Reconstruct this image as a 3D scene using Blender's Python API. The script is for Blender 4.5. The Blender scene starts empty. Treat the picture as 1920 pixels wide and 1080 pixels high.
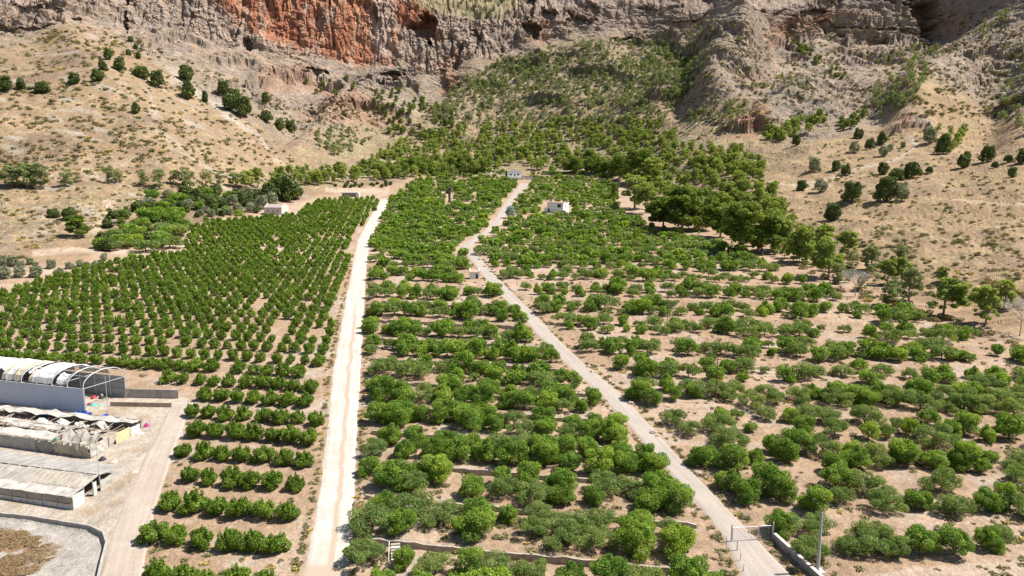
import bpy, math, random
import numpy as np
from math import radians, sin, cos, pi

random.seed(7)
RNG = np.random.default_rng(7)
SC = bpy.context.scene
COL = SC.collection

# ------------------------------------------------------------------ camera model
F = 1400.0                      # focal length in photograph pixels
PITCH = radians(9.3)
CAMZ = 60.0
CP, SP = cos(PITCH), sin(PITCH)

def ray(px, py):
    u = (np.asarray(px, float) - 960) / F
    v = (540 - np.asarray(py, float)) / F
    return u, CP + v * SP, -SP + v * CP

def project(x, y, z):
    d = y * CP - (z - CAMZ) * SP
    v = y * SP + (z - CAMZ) * CP
    return 960 + F * x / d, 540 - F * v / d, d

# ------------------------------------------------------------------ noise
def _hash(ix, iy, iz, seed):
    h = (ix.astype(np.uint32) * np.uint32(374761393) + iy.astype(np.uint32) * np.uint32(668265263)
         + iz.astype(np.uint32) * np.uint32(2147483647 - 58721) + np.uint32(seed * 974711 + 13))
    h = (h ^ (h >> np.uint32(13))) * np.uint32(1274126177)
    h = h ^ (h >> np.uint32(16))
    h = h * np.uint32(2246822519)
    return (h ^ (h >> np.uint32(15)))

def noise3(x, y, z, seed=0):
    x = np.asarray(x, np.float64); y = np.asarray(y, np.float64); z = np.asarray(z, np.float64)
    x, y, z = np.broadcast_arrays(x, y, z)
    fx, fy, fz = np.floor(x), np.floor(y), np.floor(z)
    ix, iy, iz = fx.astype(np.int64), fy.astype(np.int64), fz.astype(np.int64)
    dx, dy, dz = x - fx, y - fy, z - fz
    ux = dx * dx * dx * (dx * (dx * 6 - 15) + 10)
    uy = dy * dy * dy * (dy * (dy * 6 - 15) + 10)
    uz = dz * dz * dz * (dz * (dz * 6 - 15) + 10)
    out = 0
    for a in (0, 1):
        for b in (0, 1):
            for c in (0, 1):
                h = _hash(ix + a, iy + b, iz + c, seed)
                g1 = (h & np.uint32(1023)).astype(np.float64) / 511.5 - 1
                g2 = ((h >> np.uint32(10)) & np.uint32(1023)).astype(np.float64) / 511.5 - 1
                g3 = ((h >> np.uint32(20)) & np.uint32(1023)).astype(np.float64) / 511.5 - 1
                w = (ux if a else 1 - ux) * (uy if b else 1 - uy) * (uz if c else 1 - uz)
                out = out + w * (g1 * (dx - a) + g2 * (dy - b) + g3 * (dz - c))
    return out * 1.5

def fbm(x, y, z, seed=0, octs=4, gain=0.5, lac=2.07):
    s, amp = 0, 1.0
    for i in range(octs):
        s = s + amp * noise3(x, y, z, seed + i * 17)
        x, y, z = x * lac + 3.1, y * lac + 1.7, z * lac + 7.3
        amp *= gain
    return s

def ridged(x, y, z, seed=0, octs=4, gain=0.5):
    s, amp = 0, 1.0
    for i in range(octs):
        s = s + amp * (1 - 2 * np.abs(noise3(x, y, z, seed + i * 29)))
        x, y, z = x * 2.1 + 3.1, y * 2.1 + 1.7, z * 2.1 + 7.3
        amp *= gain
    return s

def worley(x, y, z, seed=0):
    """blocky cells: distance to nearest and second nearest seed and a random number per cell"""
    x = np.asarray(x, np.float32); y = np.asarray(y, np.float32); z = np.asarray(z, np.float32)
    fx, fy, fz = np.floor(x), np.floor(y), np.floor(z)
    ix, iy, iz = fx.astype(np.int32), fy.astype(np.int32), fz.astype(np.int32)
    dx, dy, dz = x - fx, y - fy, z - fz
    F1 = np.full(x.shape, 9, np.float32); F2 = F1.copy(); R = np.zeros(x.shape, np.float32)
    for a in (-1, 0, 1):
        for b in (-1, 0, 1):
            for c in (-1, 0, 1):
                h = _hash(ix + a, iy + b, iz + c, seed)
                px_ = a + (h & np.uint32(1023)).astype(np.float32) / 1023 - dx
                py_ = b + ((h >> np.uint32(10)) & np.uint32(1023)).astype(np.float32) / 1023 - dy
                pz_ = c + ((h >> np.uint32(20)) & np.uint32(1023)).astype(np.float32) / 1023 - dz
                d = px_ * px_ + py_ * py_ + pz_ * pz_
                n = d < F1
                F2 = np.where(n, F1, np.minimum(F2, d)); R = np.where(n, (h >> np.uint32(8) & np.uint32(255)).astype(np.float32) / 255, R)
                F1 = np.where(n, d, F1)
    return np.sqrt(F1), np.sqrt(F2), R

def sstep(a, b, x):
    t = np.clip((np.asarray(x, float) - a) / (b - a), 0, 1)
    return t * t * (3 - 2 * t)

def poly_sd(px, py, poly):
    """signed distance to a polygon, positive inside"""
    px = np.asarray(px, float); py = np.asarray(py, float)
    d = np.full(px.shape, 1e18); inside = np.zeros(px.shape, bool)
    n = len(poly)
    for i in range(n):
        (x0, y0), (x1, y1) = poly[i], poly[(i + 1) % n]
        ex, ey = x1 - x0, y1 - y0
        t = np.clip(((px - x0) * ex + (py - y0) * ey) / max(ex * ex + ey * ey, 1e-9), 0, 1)
        d = np.minimum(d, (px - x0 - t * ex) ** 2 + (py - y0 - t * ey) ** 2)
        c = (y0 > py) != (y1 > py)
        if y1 != y0:
            inside ^= c & (px < (x1 - x0) * (py - y0) / (y1 - y0) + x0)
    d = np.sqrt(d)
    return np.where(inside, d, -d)

# ------------------------------------------------------------------ terrain profiles
def plane_z(Y):
    Y = np.asarray(Y, float)
    return CAMZ - 58.2 + 0.06 * Y + 2e-5 * np.maximum(0, Y - 150) ** 2

# one line per column of the land: (where the fields end), then (pixel row, distance) of foot, lower slope,
# upper slope, cliff foot, cliff top, crest
PROF = [
 (-700, 262, (355, 400), (250, 480), (140, 580), (80, 740), (40, 780), (-140, 980)),
 (0,    262, (355, 410), (250, 490), (140, 600), (66, 760), (30, 800), (-140, 980)),
 (150,  290, (350, 430), (250, 510), (140, 620), (58, 770), (20, 806), (-140, 985)),
 (300,  340, (345, 470), (250, 560), (150, 670), (50, 835), (-60, 880), (-140, 960)),
 (430,  420, (335, 530), (255, 610), (180, 710), (92, 865), (-70, 905), (-140, 975)),
 (560,  500, (322, 620), (262, 695), (205, 790), (108, 895), (-70, 938), (-140, 1010)),
 (700,  600, (312, 700), (268, 765), (205, 850), (124, 930), (-70, 972), (-140, 1040)),
 (830,  660, (305, 745), (262, 810), (190, 880), (140, 935), (25, 985), (-140, 1120)),
 (900,  660, (303, 750), (255, 820), (185, 895), (125, 955), (45, 992), (-140, 1160)),
 (980,  660, (300, 750), (248, 825), (178, 905), (88, 985), (25, 1020), (-140, 1190)),
 (1080, 660, (300, 745), (232, 830), (152, 920), (68, 1010), (8, 1045), (-140, 1200)),
 (1200, 600, (302, 700), (225, 800), (142, 890), (66, 1010), (10, 1045), (-140, 1210)),
 (1330, 460, (322, 570), (230, 720), (150, 815), (88, 925), (40, 965), (-140, 1210)),
 (1390, 400, (350, 500), (235, 690), (160, 780), (50, 880), (20, 940), (-140, 1210)),
 (1460, 340, (380, 440), (265, 620), (178, 770), (85, 985), (20, 1025), (-140, 1220)),
 (1600, 275, (440, 345), (285, 560), (190, 740), (88, 1010), (5, 1050), (-140, 1220)),
 (1750, 228, (480, 290), (282, 530), (160, 790), (80, 1030), (-40, 1065), (-140, 1200)),
 (1920, 190, (520, 250), (330, 410), (172, 660), (50, 860), (-20, 920), (-140, 1120)),
 (2600, 150, (560, 215), (350, 380), (180, 620), (40, 820), (-20, 880), (-140, 1080)),
]
AC = np.concatenate([np.linspace(-2.2, -0.80, 60, endpoint=False), np.linspace(-0.80, 0.80, 1060, endpoint=False), np.linspace(0.80, 2.2, 61)])
NA = len(AC)
pl_px = np.array([p[0] for p in PROF], float)
pl_a = (pl_px - 960) / F / 1.02
def _smooth(v, k=9):
    ker = np.hanning(2 * k + 3)[1:-1]; ker /= ker.sum()
    return np.convolve(np.pad(v, k, mode='edge'), ker, mode='valid')
kp = [_smooth(np.interp(AC, pl_a, [p[1] for p in PROF]), 14)]
KY = [np.full(NA, 48.0), kp[0] * 0.5, kp[0]]
KZ = [plane_z(KY[0]), plane_z(KY[1]), plane_z(KY[2])]
for k in range(2, 8):
    Yk = _smooth(np.interp(AC, pl_a, [p[k][1] for p in PROF]), 9)
    tk = []
    for p in PROF:
        _, dy, dz = ray(p[0], p[k][0]); tk.append(float(dz / dy))
    tk = _smooth(np.interp(AC, pl_a, tk), 9)
    KY.append(Yk); KZ.append(CAMZ + Yk * tk)
KY.append(KY[-1] + 260); KZ.append(KZ[-1] - 40)
KY = np.array(KY); KZ = np.array(KZ)          # keys x columns
NK = len(KY)
h_ = np.diff(KY, axis=0); m_ = np.diff(KZ, axis=0) / h_
SL = np.zeros_like(KY)
SL[0], SL[-1] = m_[0], m_[-1]
for i in range(1, NK - 1):
    w1, w2 = 2 * h_[i] + h_[i - 1], h_[i] + 2 * h_[i - 1]
    ok = m_[i - 1] * m_[i] > 0
    with np.errstate(divide='ignore', invalid='ignore'):
        s = (w1 + w2) / (w1 / m_[i - 1] + w2 / m_[i])
    SL[i] = np.where(ok, s, 0)

NSEG = [0, 0, 62, 56, 66, 100, 140, 50, 6]     # rows per stretch beyond the fields
YS, ZS, SEG = [], [], []
n1 = 600
inv = np.linspace(0, 1, n1, endpoint=False)[:, None]
Y1 = 1.0 / (1 / KY[0] + (1 / KY[2] - 1 / KY[0]) * inv)
Y0 = KY[0] * np.linspace(0.2, 1, 18, endpoint=False)[:, None]
YS.append(Y0); ZS.append(plane_z(Y0)); SEG.append(np.zeros_like(Y0))
YS.append(Y1); ZS.append(plane_z(Y1)); SEG.append(np.broadcast_to(2 * inv, Y1.shape))
for k in range(2, NK - 1):
    n = NSEG[k]
    t = np.linspace(0, 1, n, endpoint=(k == NK - 2))[:, None]
    hh = h_[k]
    h00, h10, h01, h11 = 2*t**3-3*t**2+1, t**3-2*t**2+t, -2*t**3+3*t**2, t**3-t**2
    YS.append(KY[k] + t * hh)
    ZS.append(h00 * KZ[k] + h10 * hh * SL[k] + h01 * KZ[k + 1] + h11 * hh * SL[k + 1])
    SEG.append(k + np.broadcast_to(t, (n, NA)))
GY = np.concatenate(YS); GZ = np.concatenate(ZS); GS = np.concatenate(SEG)
NR = GY.shape[0]
GX = GY * AC[None, :]
BX, BY, BZ = GX.copy(), GY.copy(), GZ.copy()   # the land before terraces and rock relief
PX0, PY0, _ = project(GX, GY, GZ)

def _plane_hit(px, py):
    """where a pixel's ray meets the smooth field surface"""
    u, dy, dz = ray(px, py)
    lo, hi = 40.0, 900.0
    for _ in range(60):
        mid = (lo + hi) / 2
        if CAMZ + mid * dz / dy > plane_z(mid): lo = mid
        else: hi = mid
    return (float(u / dy * lo), lo)

# ------------------------------------------------------------------ tracks, as edges X(Y)
def edge(pts):
    w = sorted((_plane_hit(px, py) for px, py in pts), key=lambda q: q[1])
    return np.array([q[1] for q in w]), np.array([q[0] for q in w])
TRK_L = edge([(548, 1130), (568, 1058), (585, 985), (600, 900), (612, 800), (622, 700), (640, 600), (652, 540), (670, 450), (697, 400), (716, 372)])
TRK_R = edge([(650, 1130), (657, 1058), (662, 1000), (668, 900), (672, 800), (678, 700), (683, 600), (688, 500), (695, 450), (718, 400), (733, 372)])
_lane = [(1440, 1130, 116), (1436, 1078, 100), (1400, 1028, 74), (1384, 1005, 62), (1340, 955, 52), (1262, 870, 46), (1200, 800, 43), (1135, 730, 41),
         (1075, 680, 36), (1020, 625, 32), (985, 585, 29), (948, 550, 27), (915, 515, 24), (888, 482, 22), (873, 464, 19), (884, 452, 18),
         (912, 436, 17), (933, 416, 17), (943, 397, 17), (958, 376, 17), (976, 356, 16), (986, 340, 22)]
LANE_L = edge([(x - w / 2, y) for x, y, w in _lane])
LANE_R = edge([(x + w / 2, y) for x, y, w in _lane])
_farm = [(222, 1130, 100), (226, 1080, 92), (245, 1000, 76), (268, 930, 66), (296, 860, 56), (322, 800, 46), (342, 757, 40)]
FARM_L = edge([(x - w / 2, y) for x, y, w in _farm])
FARM_R = edge([(x + w / 2, y) for x, y, w in _farm])
def ex(e, Y): return np.interp(Y, e[0], e[1])

# planting rows and terraces run across, dropping towards the viewer at their right end
TH = math.atan(0.17)
E1 = (cos(TH), -sin(TH)); E2 = (sin(TH), cos(TH))
def to_st(x, y): return x * E1[0] + y * E1[1], x * E2[0] + y * E2[1]
def from_st(s, t): return s * E1[0] + t * E2[0], s * E1[1] + t * E2[1]
# ------------------------------------------------------------------ terraces
MID_T = [78.0, 93.8, 105.5, 117.0, 129.5, 142.0, 156.0, 171.0, 188.0, 206.0, 227.0, 252.0, 280.0]   # steps in the middle orchard
RT_TH = math.atan(0.09)
R1 = (cos(RT_TH), -sin(RT_TH)); R2 = (sin(RT_TH), cos(RT_TH))
def to_rt(x, y): return x * R1[0] + y * R1[1], x * R2[0] + y * R2[1]
def from_rt(s, t): return s * R1[0] + t * R2[0], s * R1[1] + t * R2[1]
RIGHT_T = [70.0, 82.0, 95.0, 108.0, 121.5, 135.5, 150.0, 165.5, 182.0, 200.0, 220.0, 242.0, 266.0, 292.0]

def saw(t, steps, width, amount):
    """treads lie flatter than the slope, so the land drops at every step"""
    z = np.zeros_like(t)
    for a, b in zip(steps[:-1], steps[1:]):
        w = (t >= a) & (t < b)
        f = (t - a) / (b - a)
        z = np.where(w, amount * (b - a) * (0.5 - f), z)
    for a in steps[1:-1]:
        d = t - a
        w = (d > -width) & (d <= 0)
        lo = z
        up = amount * 6.0
        z = np.where(w, z + (sstep(-width, 0, d)) * amount * (13.0), z)
    return z

def terrace_dz(x, y):
    s, t = to_st(x, y)
    wl = ex(TRK_R, y) + 1.0; wr = ex(LANE_L, y) - 1.0
    m = sstep(0, 2.2, x - wl) * sstep(0, 2.2, wr - x) * sstep(MID_T[-1], MID_T[-1] - 12, t)
    z = m * saw(t, MID_T, 0.5, 0.058)
    s2, t2 = to_rt(x, y)
    t2 = t2 + 1.2 * noise3(x / 16, y / 16, 0.5, 5)
    m2 = sstep(1, 5, x - ex(LANE_R, y)) * sstep(RIGHT_T[-1], RIGHT_T[-1] - 14, t2)
    z = z + m2 * saw(t2, RIGHT_T, 2.6, 0.05)
    return z

def road_clear(x, y, pad=1.5):
    """0 on the tracks, 1 well away from them"""
    out = np.ones_like(x)
    for L, R in ((TRK_L, TRK_R), (LANE_L, LANE_R), (FARM_L, FARM_R)):
        l, r = ex(L, y), ex(R, y)
        d = np.maximum(l - x, x - r)
        d = np.where((y > L[0][-1] + 3), 50.0, d)
        out = np.minimum(out, sstep(0.2, pad + 0.2, d))
    return out

LOT = [(-120, 962), (0, 962), (60, 968), (120, 978), (170, 986), (194, 998), (200, 1016), (192, 1045), (182, 1090), (176, 1140), (-120, 1140)]
LOT_W = [_plane_hit(*p) for p in LOT]
YARD = [(-150, 765), (0, 762), (165, 738), (240, 742), (352, 746), (366, 760), (330, 850), (292, 930), (262, 1020), (250, 1140), (176, 1140), (200, 1016), (194, 998), (120, 978), (0, 962), (-150, 958)]
YARD_W = [_plane_hit(*p) for p in YARD]

near = GY < 330
rc = np.ones_like(GX)
rc[near] = road_clear(GX[near], GY[near])
dz = np.zeros_like(GX)
dz[near] += terrace_dz(GX[near], GY[near])
lot_sd = np.full(GX.shape, -50.0); yard_sd = np.full(GX.shape, -50.0)
fm = (GX < -30) & (GY < 200)
lot_sd[fm] = poly_sd(GX[fm], GY[fm], LOT_W)
yard_sd[fm] = poly_sd(GX[fm], GY[fm], YARD_W)
dz -= 0.75 * sstep(-0.1, 0.5, lot_sd)
calm = rc * (1 - sstep(-3, 1, np.maximum(yard_sd, lot_sd)))
fieldness = 1 - sstep(1.9, 2.25, GS)
# clods and furrows in the fields
dz += np.where(GY < 420, calm * fieldness * (0.10 * fbm(GX / 1.7, GY / 1.7, 0, 3, 3) + 0.22 * fbm(GX / 9, GY / 9, 0, 4, 2)), 0)

# ------------------------------------------------------------------ rock and slope relief
pxn = PX0 + 26 * fbm(GX / 60, GY / 60, GZ / 60, 21, 3); pyn = PY0 + 12 * fbm(GX / 45, GY / 45, GZ / 45, 22, 3)
wild = sstep(2.0, 2.5, GS)
cliff = sstep(5.93, 6.06, GS) * (1 - sstep(7.0, 7.3, GS)) * np.interp(PX0, [0, 200, 250, 1000, 1150, 1300, 1480, 1530, 1900], [0.4, 0.45, 0.95, 0.9, 0.5, 0.25, 0.35, 0.6, 0.4])
HILL_L = [(-500, 350), (-500, 130), (-100, 110), (60, 70), (140, 56), (215, 84), (300, 130), (400, 190), (480, 238), (560, 290), (520, 330), (300, 352), (0, 362)]
HILL_R = [(1500, 560), (1400, 420), (1430, 330), (1500, 290), (1640, 235), (1720, 205), (1800, 190), (1990, 225), (2400, 250), (2600, 700), (1900, 680)]
grassl = sstep(-25, 14, poly_sd(pxn, pyn, HILL_L)); grassr = sstep(-25, 14, poly_sd(pxn, pyn, HILL_R))
grass = np.maximum(grassl, grassr)
VALLEY = [(560, 340), (640, 250), (740, 215), (830, 185), (900, 150), (1000, 100), (1090, 78), (1290, 78), (1330, 120), (1260, 230), (1330, 300), (1420, 380), (1300, 420), (1100, 330), (800, 330)]
valley = sstep(-40, 30, poly_sd(pxn, pyn, VALLEY))
rock = np.clip(sstep(3.7, 5.0, GS) * (1 - grass) * (1 - 0.6 * valley), 0, 1)
rock = np.maximum(rock, cliff * (1 - 0.75 * grassl))
# spurs that stand out from the mountain: lines on the photograph, height in metres, width in pixels
def spur(line, hgt, wid, wy=0.55):
    d = np.full(GX.shape, 1e9)
    for (xa, ya), (xb, yb) in zip(line[:-1], line[1:]):
        ex_, ey_ = xb - xa, (yb - ya) / wy
        t = np.clip(((PX0 - xa) * ex_ + (PY0 - ya) / wy * ey_) / (ex_ * ex_ + ey_ * ey_), 0, 1)
        d = np.minimum(d, np.hypot(PX0 - xa - t * ex_, (PY0 - ya) / wy - t * ey_))
    return hgt * np.exp(-(d / wid) ** 2)
for args in (([(1372, 50), (1352, 110), (1330, 190)], 30, 46), ([(1910, 60), (1800, 128), (1700, 200)], 26, 50), ([(1190, 235), (1250, 185), (1290, 150)], 9, 30),
             ([(900, 60), (880, 150)], 14, 26), ([(970, 60), (1000, 110)], 10, 22), ([(1545, 60), (1530, 110)], 8, 24), ([(1150, 60), (1120, 150), (1060, 210)], 8, 36),
             ([(130, 58), (200, 140), (280, 250), (330, 320)], 8, 60), ([(600, 185), (720, 215)], 10, 30), ([(1500, 170), (1440, 215)], 8, 30), ([(1800, 190), (1720, 240)], 8, 40),
             ([(800, 195), (860, 150)], -9, 26), ([(640, 150), (520, 260)], -9, 30), ([(1560, 150), (1640, 205)], -14, 40), ([(1290, 110), (1280, 200)], -12, 28), ([(1880, 160), (1840, 260)], -12, 40)):
    dz = dz + spur(*args) * wild
# short crags that break the slopes: rows of a line, height in metres
def crag(line, hgt, fall=34):
    xs = np.array([p[0] for p in line], float); ys_ = np.array([p[1] for p in line], float)
    d = np.interp(PX0, xs, ys_) - PY0 + 9 * nzc
    win = sstep(xs[0] - 18, xs[0] + 14, PX0 + 10 * nzc) * (1 - sstep(xs[-1] - 14, xs[-1] + 18, PX0 + 10 * nzc))
    return hgt * win * sstep(0, 5, d) * np.exp(-np.maximum(d, 0) / fall)
nzc = fbm(GX / 28, GY / 28, 0.7, 35, 4, 0.6)
crg = np.zeros_like(GX)
for args in (([(470, 172), (520, 160), (600, 158), (650, 178)], 13), ([(600, 232), (680, 218), (770, 236)], 8), ([(690, 172), (740, 168), (790, 178)], 9), ([(1240, 92), (1300, 108), (1350, 128)], 12), ([(1270, 122), (1330, 118), (1420, 104)], 8),
             ([(1440, 92), (1540, 80), (1640, 84), (1720, 92)], 12), ([(1470, 66), (1560, 56), (1660, 58)], 9), ([(1360, 252), (1420, 240), (1470, 256)], 9), ([(1670, 262), (1710, 256), (1750, 262)], 5), ([(1060, 152), (1140, 146), (1190, 158)], 8),
             ([(1160, 226), (1220, 205), (1260, 196)], 7), ([(950, 205), (1010, 196), (1060, 206)], 6), ([(1180, 92), (1230, 84), (1270, 92)], 9), ([(1320, 172), (1390, 160), (1440, 168)], 6), ([(1790, 152), (1850, 132), (1920, 120)], 9), ([(1560, 118), (1620, 112), (1690, 118)], 6),
             ([(-40, 66), (40, 60), (120, 56)], 10), ([(-40, 40), (60, 34), (190, 30)], 9), ([(260, 84), (330, 78), (400, 96)], 7), ([(380, 128), (440, 124), (490, 140)], 7), ([(1000, 128), (1050, 118), (1090, 112)], 7), ([(1850, 200), (1910, 190), (1990, 200)], 6), ([(1480, 180), (1540, 172), (1590, 186)], 5)):
    c_ = crag(*args); dz = dz + c_ * wild; crg = np.maximum(crg, c_ / args[1])
crg = sstep(0.35, 0.8, crg)
rock = np.maximum(rock, crg * wild)
# gullies that run down the mountain
gul = ridged(GX / 85 + 0.5 * noise3(GX / 80, GY / 80, 0, 33), GY / 170, 0.3, 31, 2, 0.4)
dz += wild * (1 - cliff) * (gul - 0.75) * np.interp(GS, [2.2, 3.4, 4.6, 5.7, 6.5, 8], [0.6, 4.0, 6.5, 3.0, 3.0, 13.0]) * (1 - 0.6 * grassr) * (1 - 0.6 * grassl)
dz += wild * (2.2 * fbm(GX / 36, GY / 36, 0, 41, 4) + 0.7 * fbm(GX / 11, GY / 11, GZ / 11, 42, 3))
GZ2 = GZ + dz
# broken rock: blocks that stand out or lie back, with joints between them
bed = GZ2 + GX * 0.16 + 10 * fbm(GX / 80, GY / 80, GZ2 / 80, 51, 3)
def ledge(b, T):
    f = b / T - np.floor(b / T)
    return sstep(0.0, 0.16, f) - f
wxn, wyn, wzn = 4 * noise3(GX / 13, GY / 13, GZ2 / 13, 55), 4 * noise3(GX / 13, GY / 13, GZ2 / 13, 56), 3 * noise3(GX / 13, GY / 13, GZ2 / 13, 57)
M0 = int(np.argmax((GS > 2.6).any(axis=1)))
blockv = np.zeros_like(GX); blockt = np.zeros_like(GX); joints = np.zeros_like(GX)
q = (slice(M0, None), slice(None))
vert = 1.0
a1, a2, ar = worley((GX[q] + wxn[q]) / 24, (GY[q] + wyn[q]) / 24, (bed[q] + wzn[q]) / 15 / vert, 58)
b1, b2, br = worley((GX[q] + wxn[q] * .6) / 9.5, (GY[q] + wyn[q] * .6) / 9.5, (bed[q] + wzn[q] * .6) / 5.6 / vert, 59)
c1, c2, cr = worley(GX[q] / 4.6, GY[q] / 4.6, bed[q] / 3.0, 60)
blockv[q] = (ar - 0.5) * 5.0 + (br - 0.5) * 3.6 + (cr - 0.5) * 2.2
blockt[q] = 0.35 * ar + 0.4 * br + 0.25 * cr
joints[q] = np.maximum(sstep(0.14, 0.02, a2 - a1), 0.8 * sstep(0.13, 0.03, b2 - b1))
patch = sstep(-0.25, 0.25, fbm(GX / 60, GY / 60, GZ2 / 60, 52, 3))
outc = np.maximum(np.maximum(cliff, crg), sstep(-0.08, 0.35, fbm(GX / 75, GY / 75, GZ2 / 50, 53, 3) + 0.35 * sstep(0, 500, GX)))   # where bare rock breaks through the scree
disp = rock * (1 - 0.8 * cliff * (PX0 < 1020)) * (0.25 + 0.75 * outc) * (ledge(bed, 19.0) * 5.5 + ledge(bed + 3, 7.3) * 2.6) * (0.3 + 0.7 * patch)
disp = disp + rock * (0.36 + 0.5 * outc) * (1 - 0.7 * cliff) * (blockv * (0.55 + 0.45 * patch) - 2.0 * joints)
disp = disp + wild * (1 - rock) * (1 - 0.6 * grass) * blockv * 0.22
# fluted, cracked cliff faces
flute = fbm(GX / 17, GY / 60, GZ2 / 95, 71, 4, 0.55)
crack = np.clip(1 - np.abs(noise3(GX / 23, GY / 80, GZ2 / 150, 75)) * 9, 0, 1)
f1_, f2_, fr_ = worley((GX + wxn) / 9, (GY + wyn) / 9, (GZ2 + 1.5 * wzn) / 26, 66)
g1_, g2_, gr_ = worley((GX + .5 * wxn) / 4.2, (GY + .5 * wyn) / 4.2, (GZ2 + wzn) / 8, 67)
blockt = blockt * (1 - cliff) + cliff * (0.55 * fr_ + 0.45 * gr_)
disp = disp + cliff * ((fr_ - 0.5) * 2.8 + (gr_ - 0.5) * 1.7 - 1.2 * sstep(0.12, 0.02, f2_ - f1_))
disp = disp + cliff * (2.6 * flute + 3.5 * fbm(GX / 38, GY / 60, GZ2 / 120, 78, 2) + 0.8 * ridged(GX / 11, GY / 11, GZ2 / 24, 72, 3) - 4.0 * crack - 1.6 * np.clip(1 - np.abs(noise3(GX / 9, GY / 40, GZ2 / 60, 76)) * 7, 0, 1) + 2.0 * np.round(2.2 * noise3(GX / 15, GY / 30, GZ2 / 70, 77)) + 7.0 * fbm(GX / 55, GY / 55, GZ2 / 42, 74, 3))
# caves, overhangs and clefts: pixel column, row, half width, half height, depth
CAVES = [(796, 50, 26, 23, 26), (998, 64, 19, 20, 22), (1030, 32, 12, 13, 13), (1085, 42, 26, 15, 12), (464, 90, 11, 14, 11), (598, 144, 20, 6, 10), (729, 155, 28, 8, 13),
         (892, 50, 6, 12, 8), (705, 24, 5, 12, 6), (236, 15, 6, 40, 14), (1733, 36, 26, 42, 36), (1527, 45, 22, 22, 12), (1560, 70, 44, 7, 8), (1640, 66, 64, 6, 8), (996, 12, 8, 20, 14),
         (888, 100, 7, 20, 8), (860, 112, 7, 22, 8), (1640, 4, 44, 8, 14), (1290, 52, 50, 5, 8), (1480, 70, 12, 18, 6), (1300, 110, 26, 5, 9), (1180, 88, 30, 5, 8), (1700, 74, 30, 6, 6),
         (640, 218, 50, 3, 5), (1418, 238, 14, 8, 9), (1340, 4, 20, 10, 12), (505, 150, 8, 12, 5), (60, 30, 44, 4, 5), (30, 62, 66, 4, 5), (110, 44, 34, 4, 6), (1890, 22, 34, 7, 10), (830, 150, 10, 16, 7), (1440, 30, 40, 5, 8), (1240, 20, 40, 5, 8), (1110, 20, 14, 14, 9), (1565, 20, 16, 20, 9)]
wa_ = fbm(GX / 16, GY / 16, GZ2 / 16, 81, 4, 0.6); wb_ = fbm(GX / 16, GY / 16, GZ2 / 16, 82, 4, 0.6)
cave = np.zeros_like(GX)
for (cx, cy, rx, ry, dp) in CAVES:
    ax = np.abs((PX0 + wa_ * (3 + 0.4 * rx) - cx) / rx); ay = (PY0 + wb_ * (2.5 + 0.5 * ry) - cy) / ry
    qq = ax ** 2.4 + np.abs(ay + 0.35 * (ax - 0.5)) ** 2.2
    cave = np.maximum(cave, dp * sstep(1.2, 0.5, qq))
# push along the facing direction of the slope
gyv = np.gradient(BZ, axis=0) / np.maximum(np.gradient(BY, axis=0), 1e-3)
nrm = 1 / np.sqrt(1 + gyv * gyv)
ny, nz = -gyv * nrm, nrm
ny = np.minimum(ny, -0.25 * wild)
GY = GY + ny * disp + cave
GZ = GZ2 + nz * disp * 0.8
PX, PY, PD = project(GX, GY, GZ)
GX = GX + wild * cliff * 1.6 * fbm(GX / 13, GY / 13, GZ / 13, 91, 3)

# ------------------------------------------------------------------ colours of soil, rock and dry grass (albedo)
def lin(r, g, b):
    return np.array([((c / 255 + 0.055) / 1.055) ** 2.4 if c > 10 else c / 255 / 12.92 for c in (r, g, b)])
def mixc(c, col, w):
    return c + (np.asarray(col) - c) * w[..., None]
n_big = fbm(GX / 48, GY / 48, GZ / 48, 101, 4); n_mid = fbm(GX / 11, GY / 11, GZ / 11, 102, 4); n_sm = fbm(GX / 2.6, GY / 2.6, GZ / 2.6, 103, 3)
C = np.zeros(GX.shape + (3,)) + np.array((0.365, 0.253, 0.166))
C = mixc(C, (0.43, 0.312, 0.22), sstep(-0.1, 0.45, n_big + 0.4 * n_mid))
C = mixc(C, (0.33, 0.285, 0.235), sstep(0.18, 0.5, n_mid + 0.5 * n_sm) * 0.55 * fieldness)
# the dry terraces left of the orchards
FIELD_L = [(-400, 360), (0, 355), (330, 340), (340, 365), (200, 400), (100, 480), (0, 495), (-400, 520)]
fl = sstep(-10, 10, poly_sd(pxn, pyn, FIELD_L))
C = mixc(C, (0.38, 0.275, 0.155), fl)
C = mixc(C, (0.27, 0.185, 0.105), fl * sstep(0.05, 0.5, np.sin(GY * 0.42 + 2.2 * noise3(GX / 70, GY / 70, 0, 111)) * 0.6 + n_mid * 0.5))
hillc = np.zeros_like(C) + np.array((0.282, 0.193, 0.12))
hillc = mixc(hillc, (0.33, 0.237, 0.145), sstep(-0.05, 0.4, n_mid + 0.35 * n_big))
hillc = mixc(hillc, (0.205, 0.138, 0.096), sstep(0.1, 0.55, n_big + 0.4 * n_mid + 0.25 * n_sm))
hillc = mixc(hillc, (0.34, 0.29, 0.24), sstep(0.25, 0.6, fbm(GX / 30, GY / 14, 0, 121, 4)) * 0.8 * (1 - grassr))
base_w = sstep(2.0, 2.3, GS)
furrow = sstep(0.15, 0.6, np.sin(to_rt(GX, GY)[1] * 2.1 + 3 * noise3(GX / 12, GY / 12, 0, 161)) * 0.5 + n_sm * 0.6)
C = mixc(C, (0.335, 0.22, 0.15), furrow * 0.5 * fieldness * (GX > -10))
hillc = mixc(hillc, (0.37, 0.258, 0.14), grassr * 0.55 * sstep(-0.3, 0.3, n_mid + n_big))
C = mixc(C, hillc, base_w)
rockc = np.zeros_like(C) + np.array((0.31, 0.24, 0.187))
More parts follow.
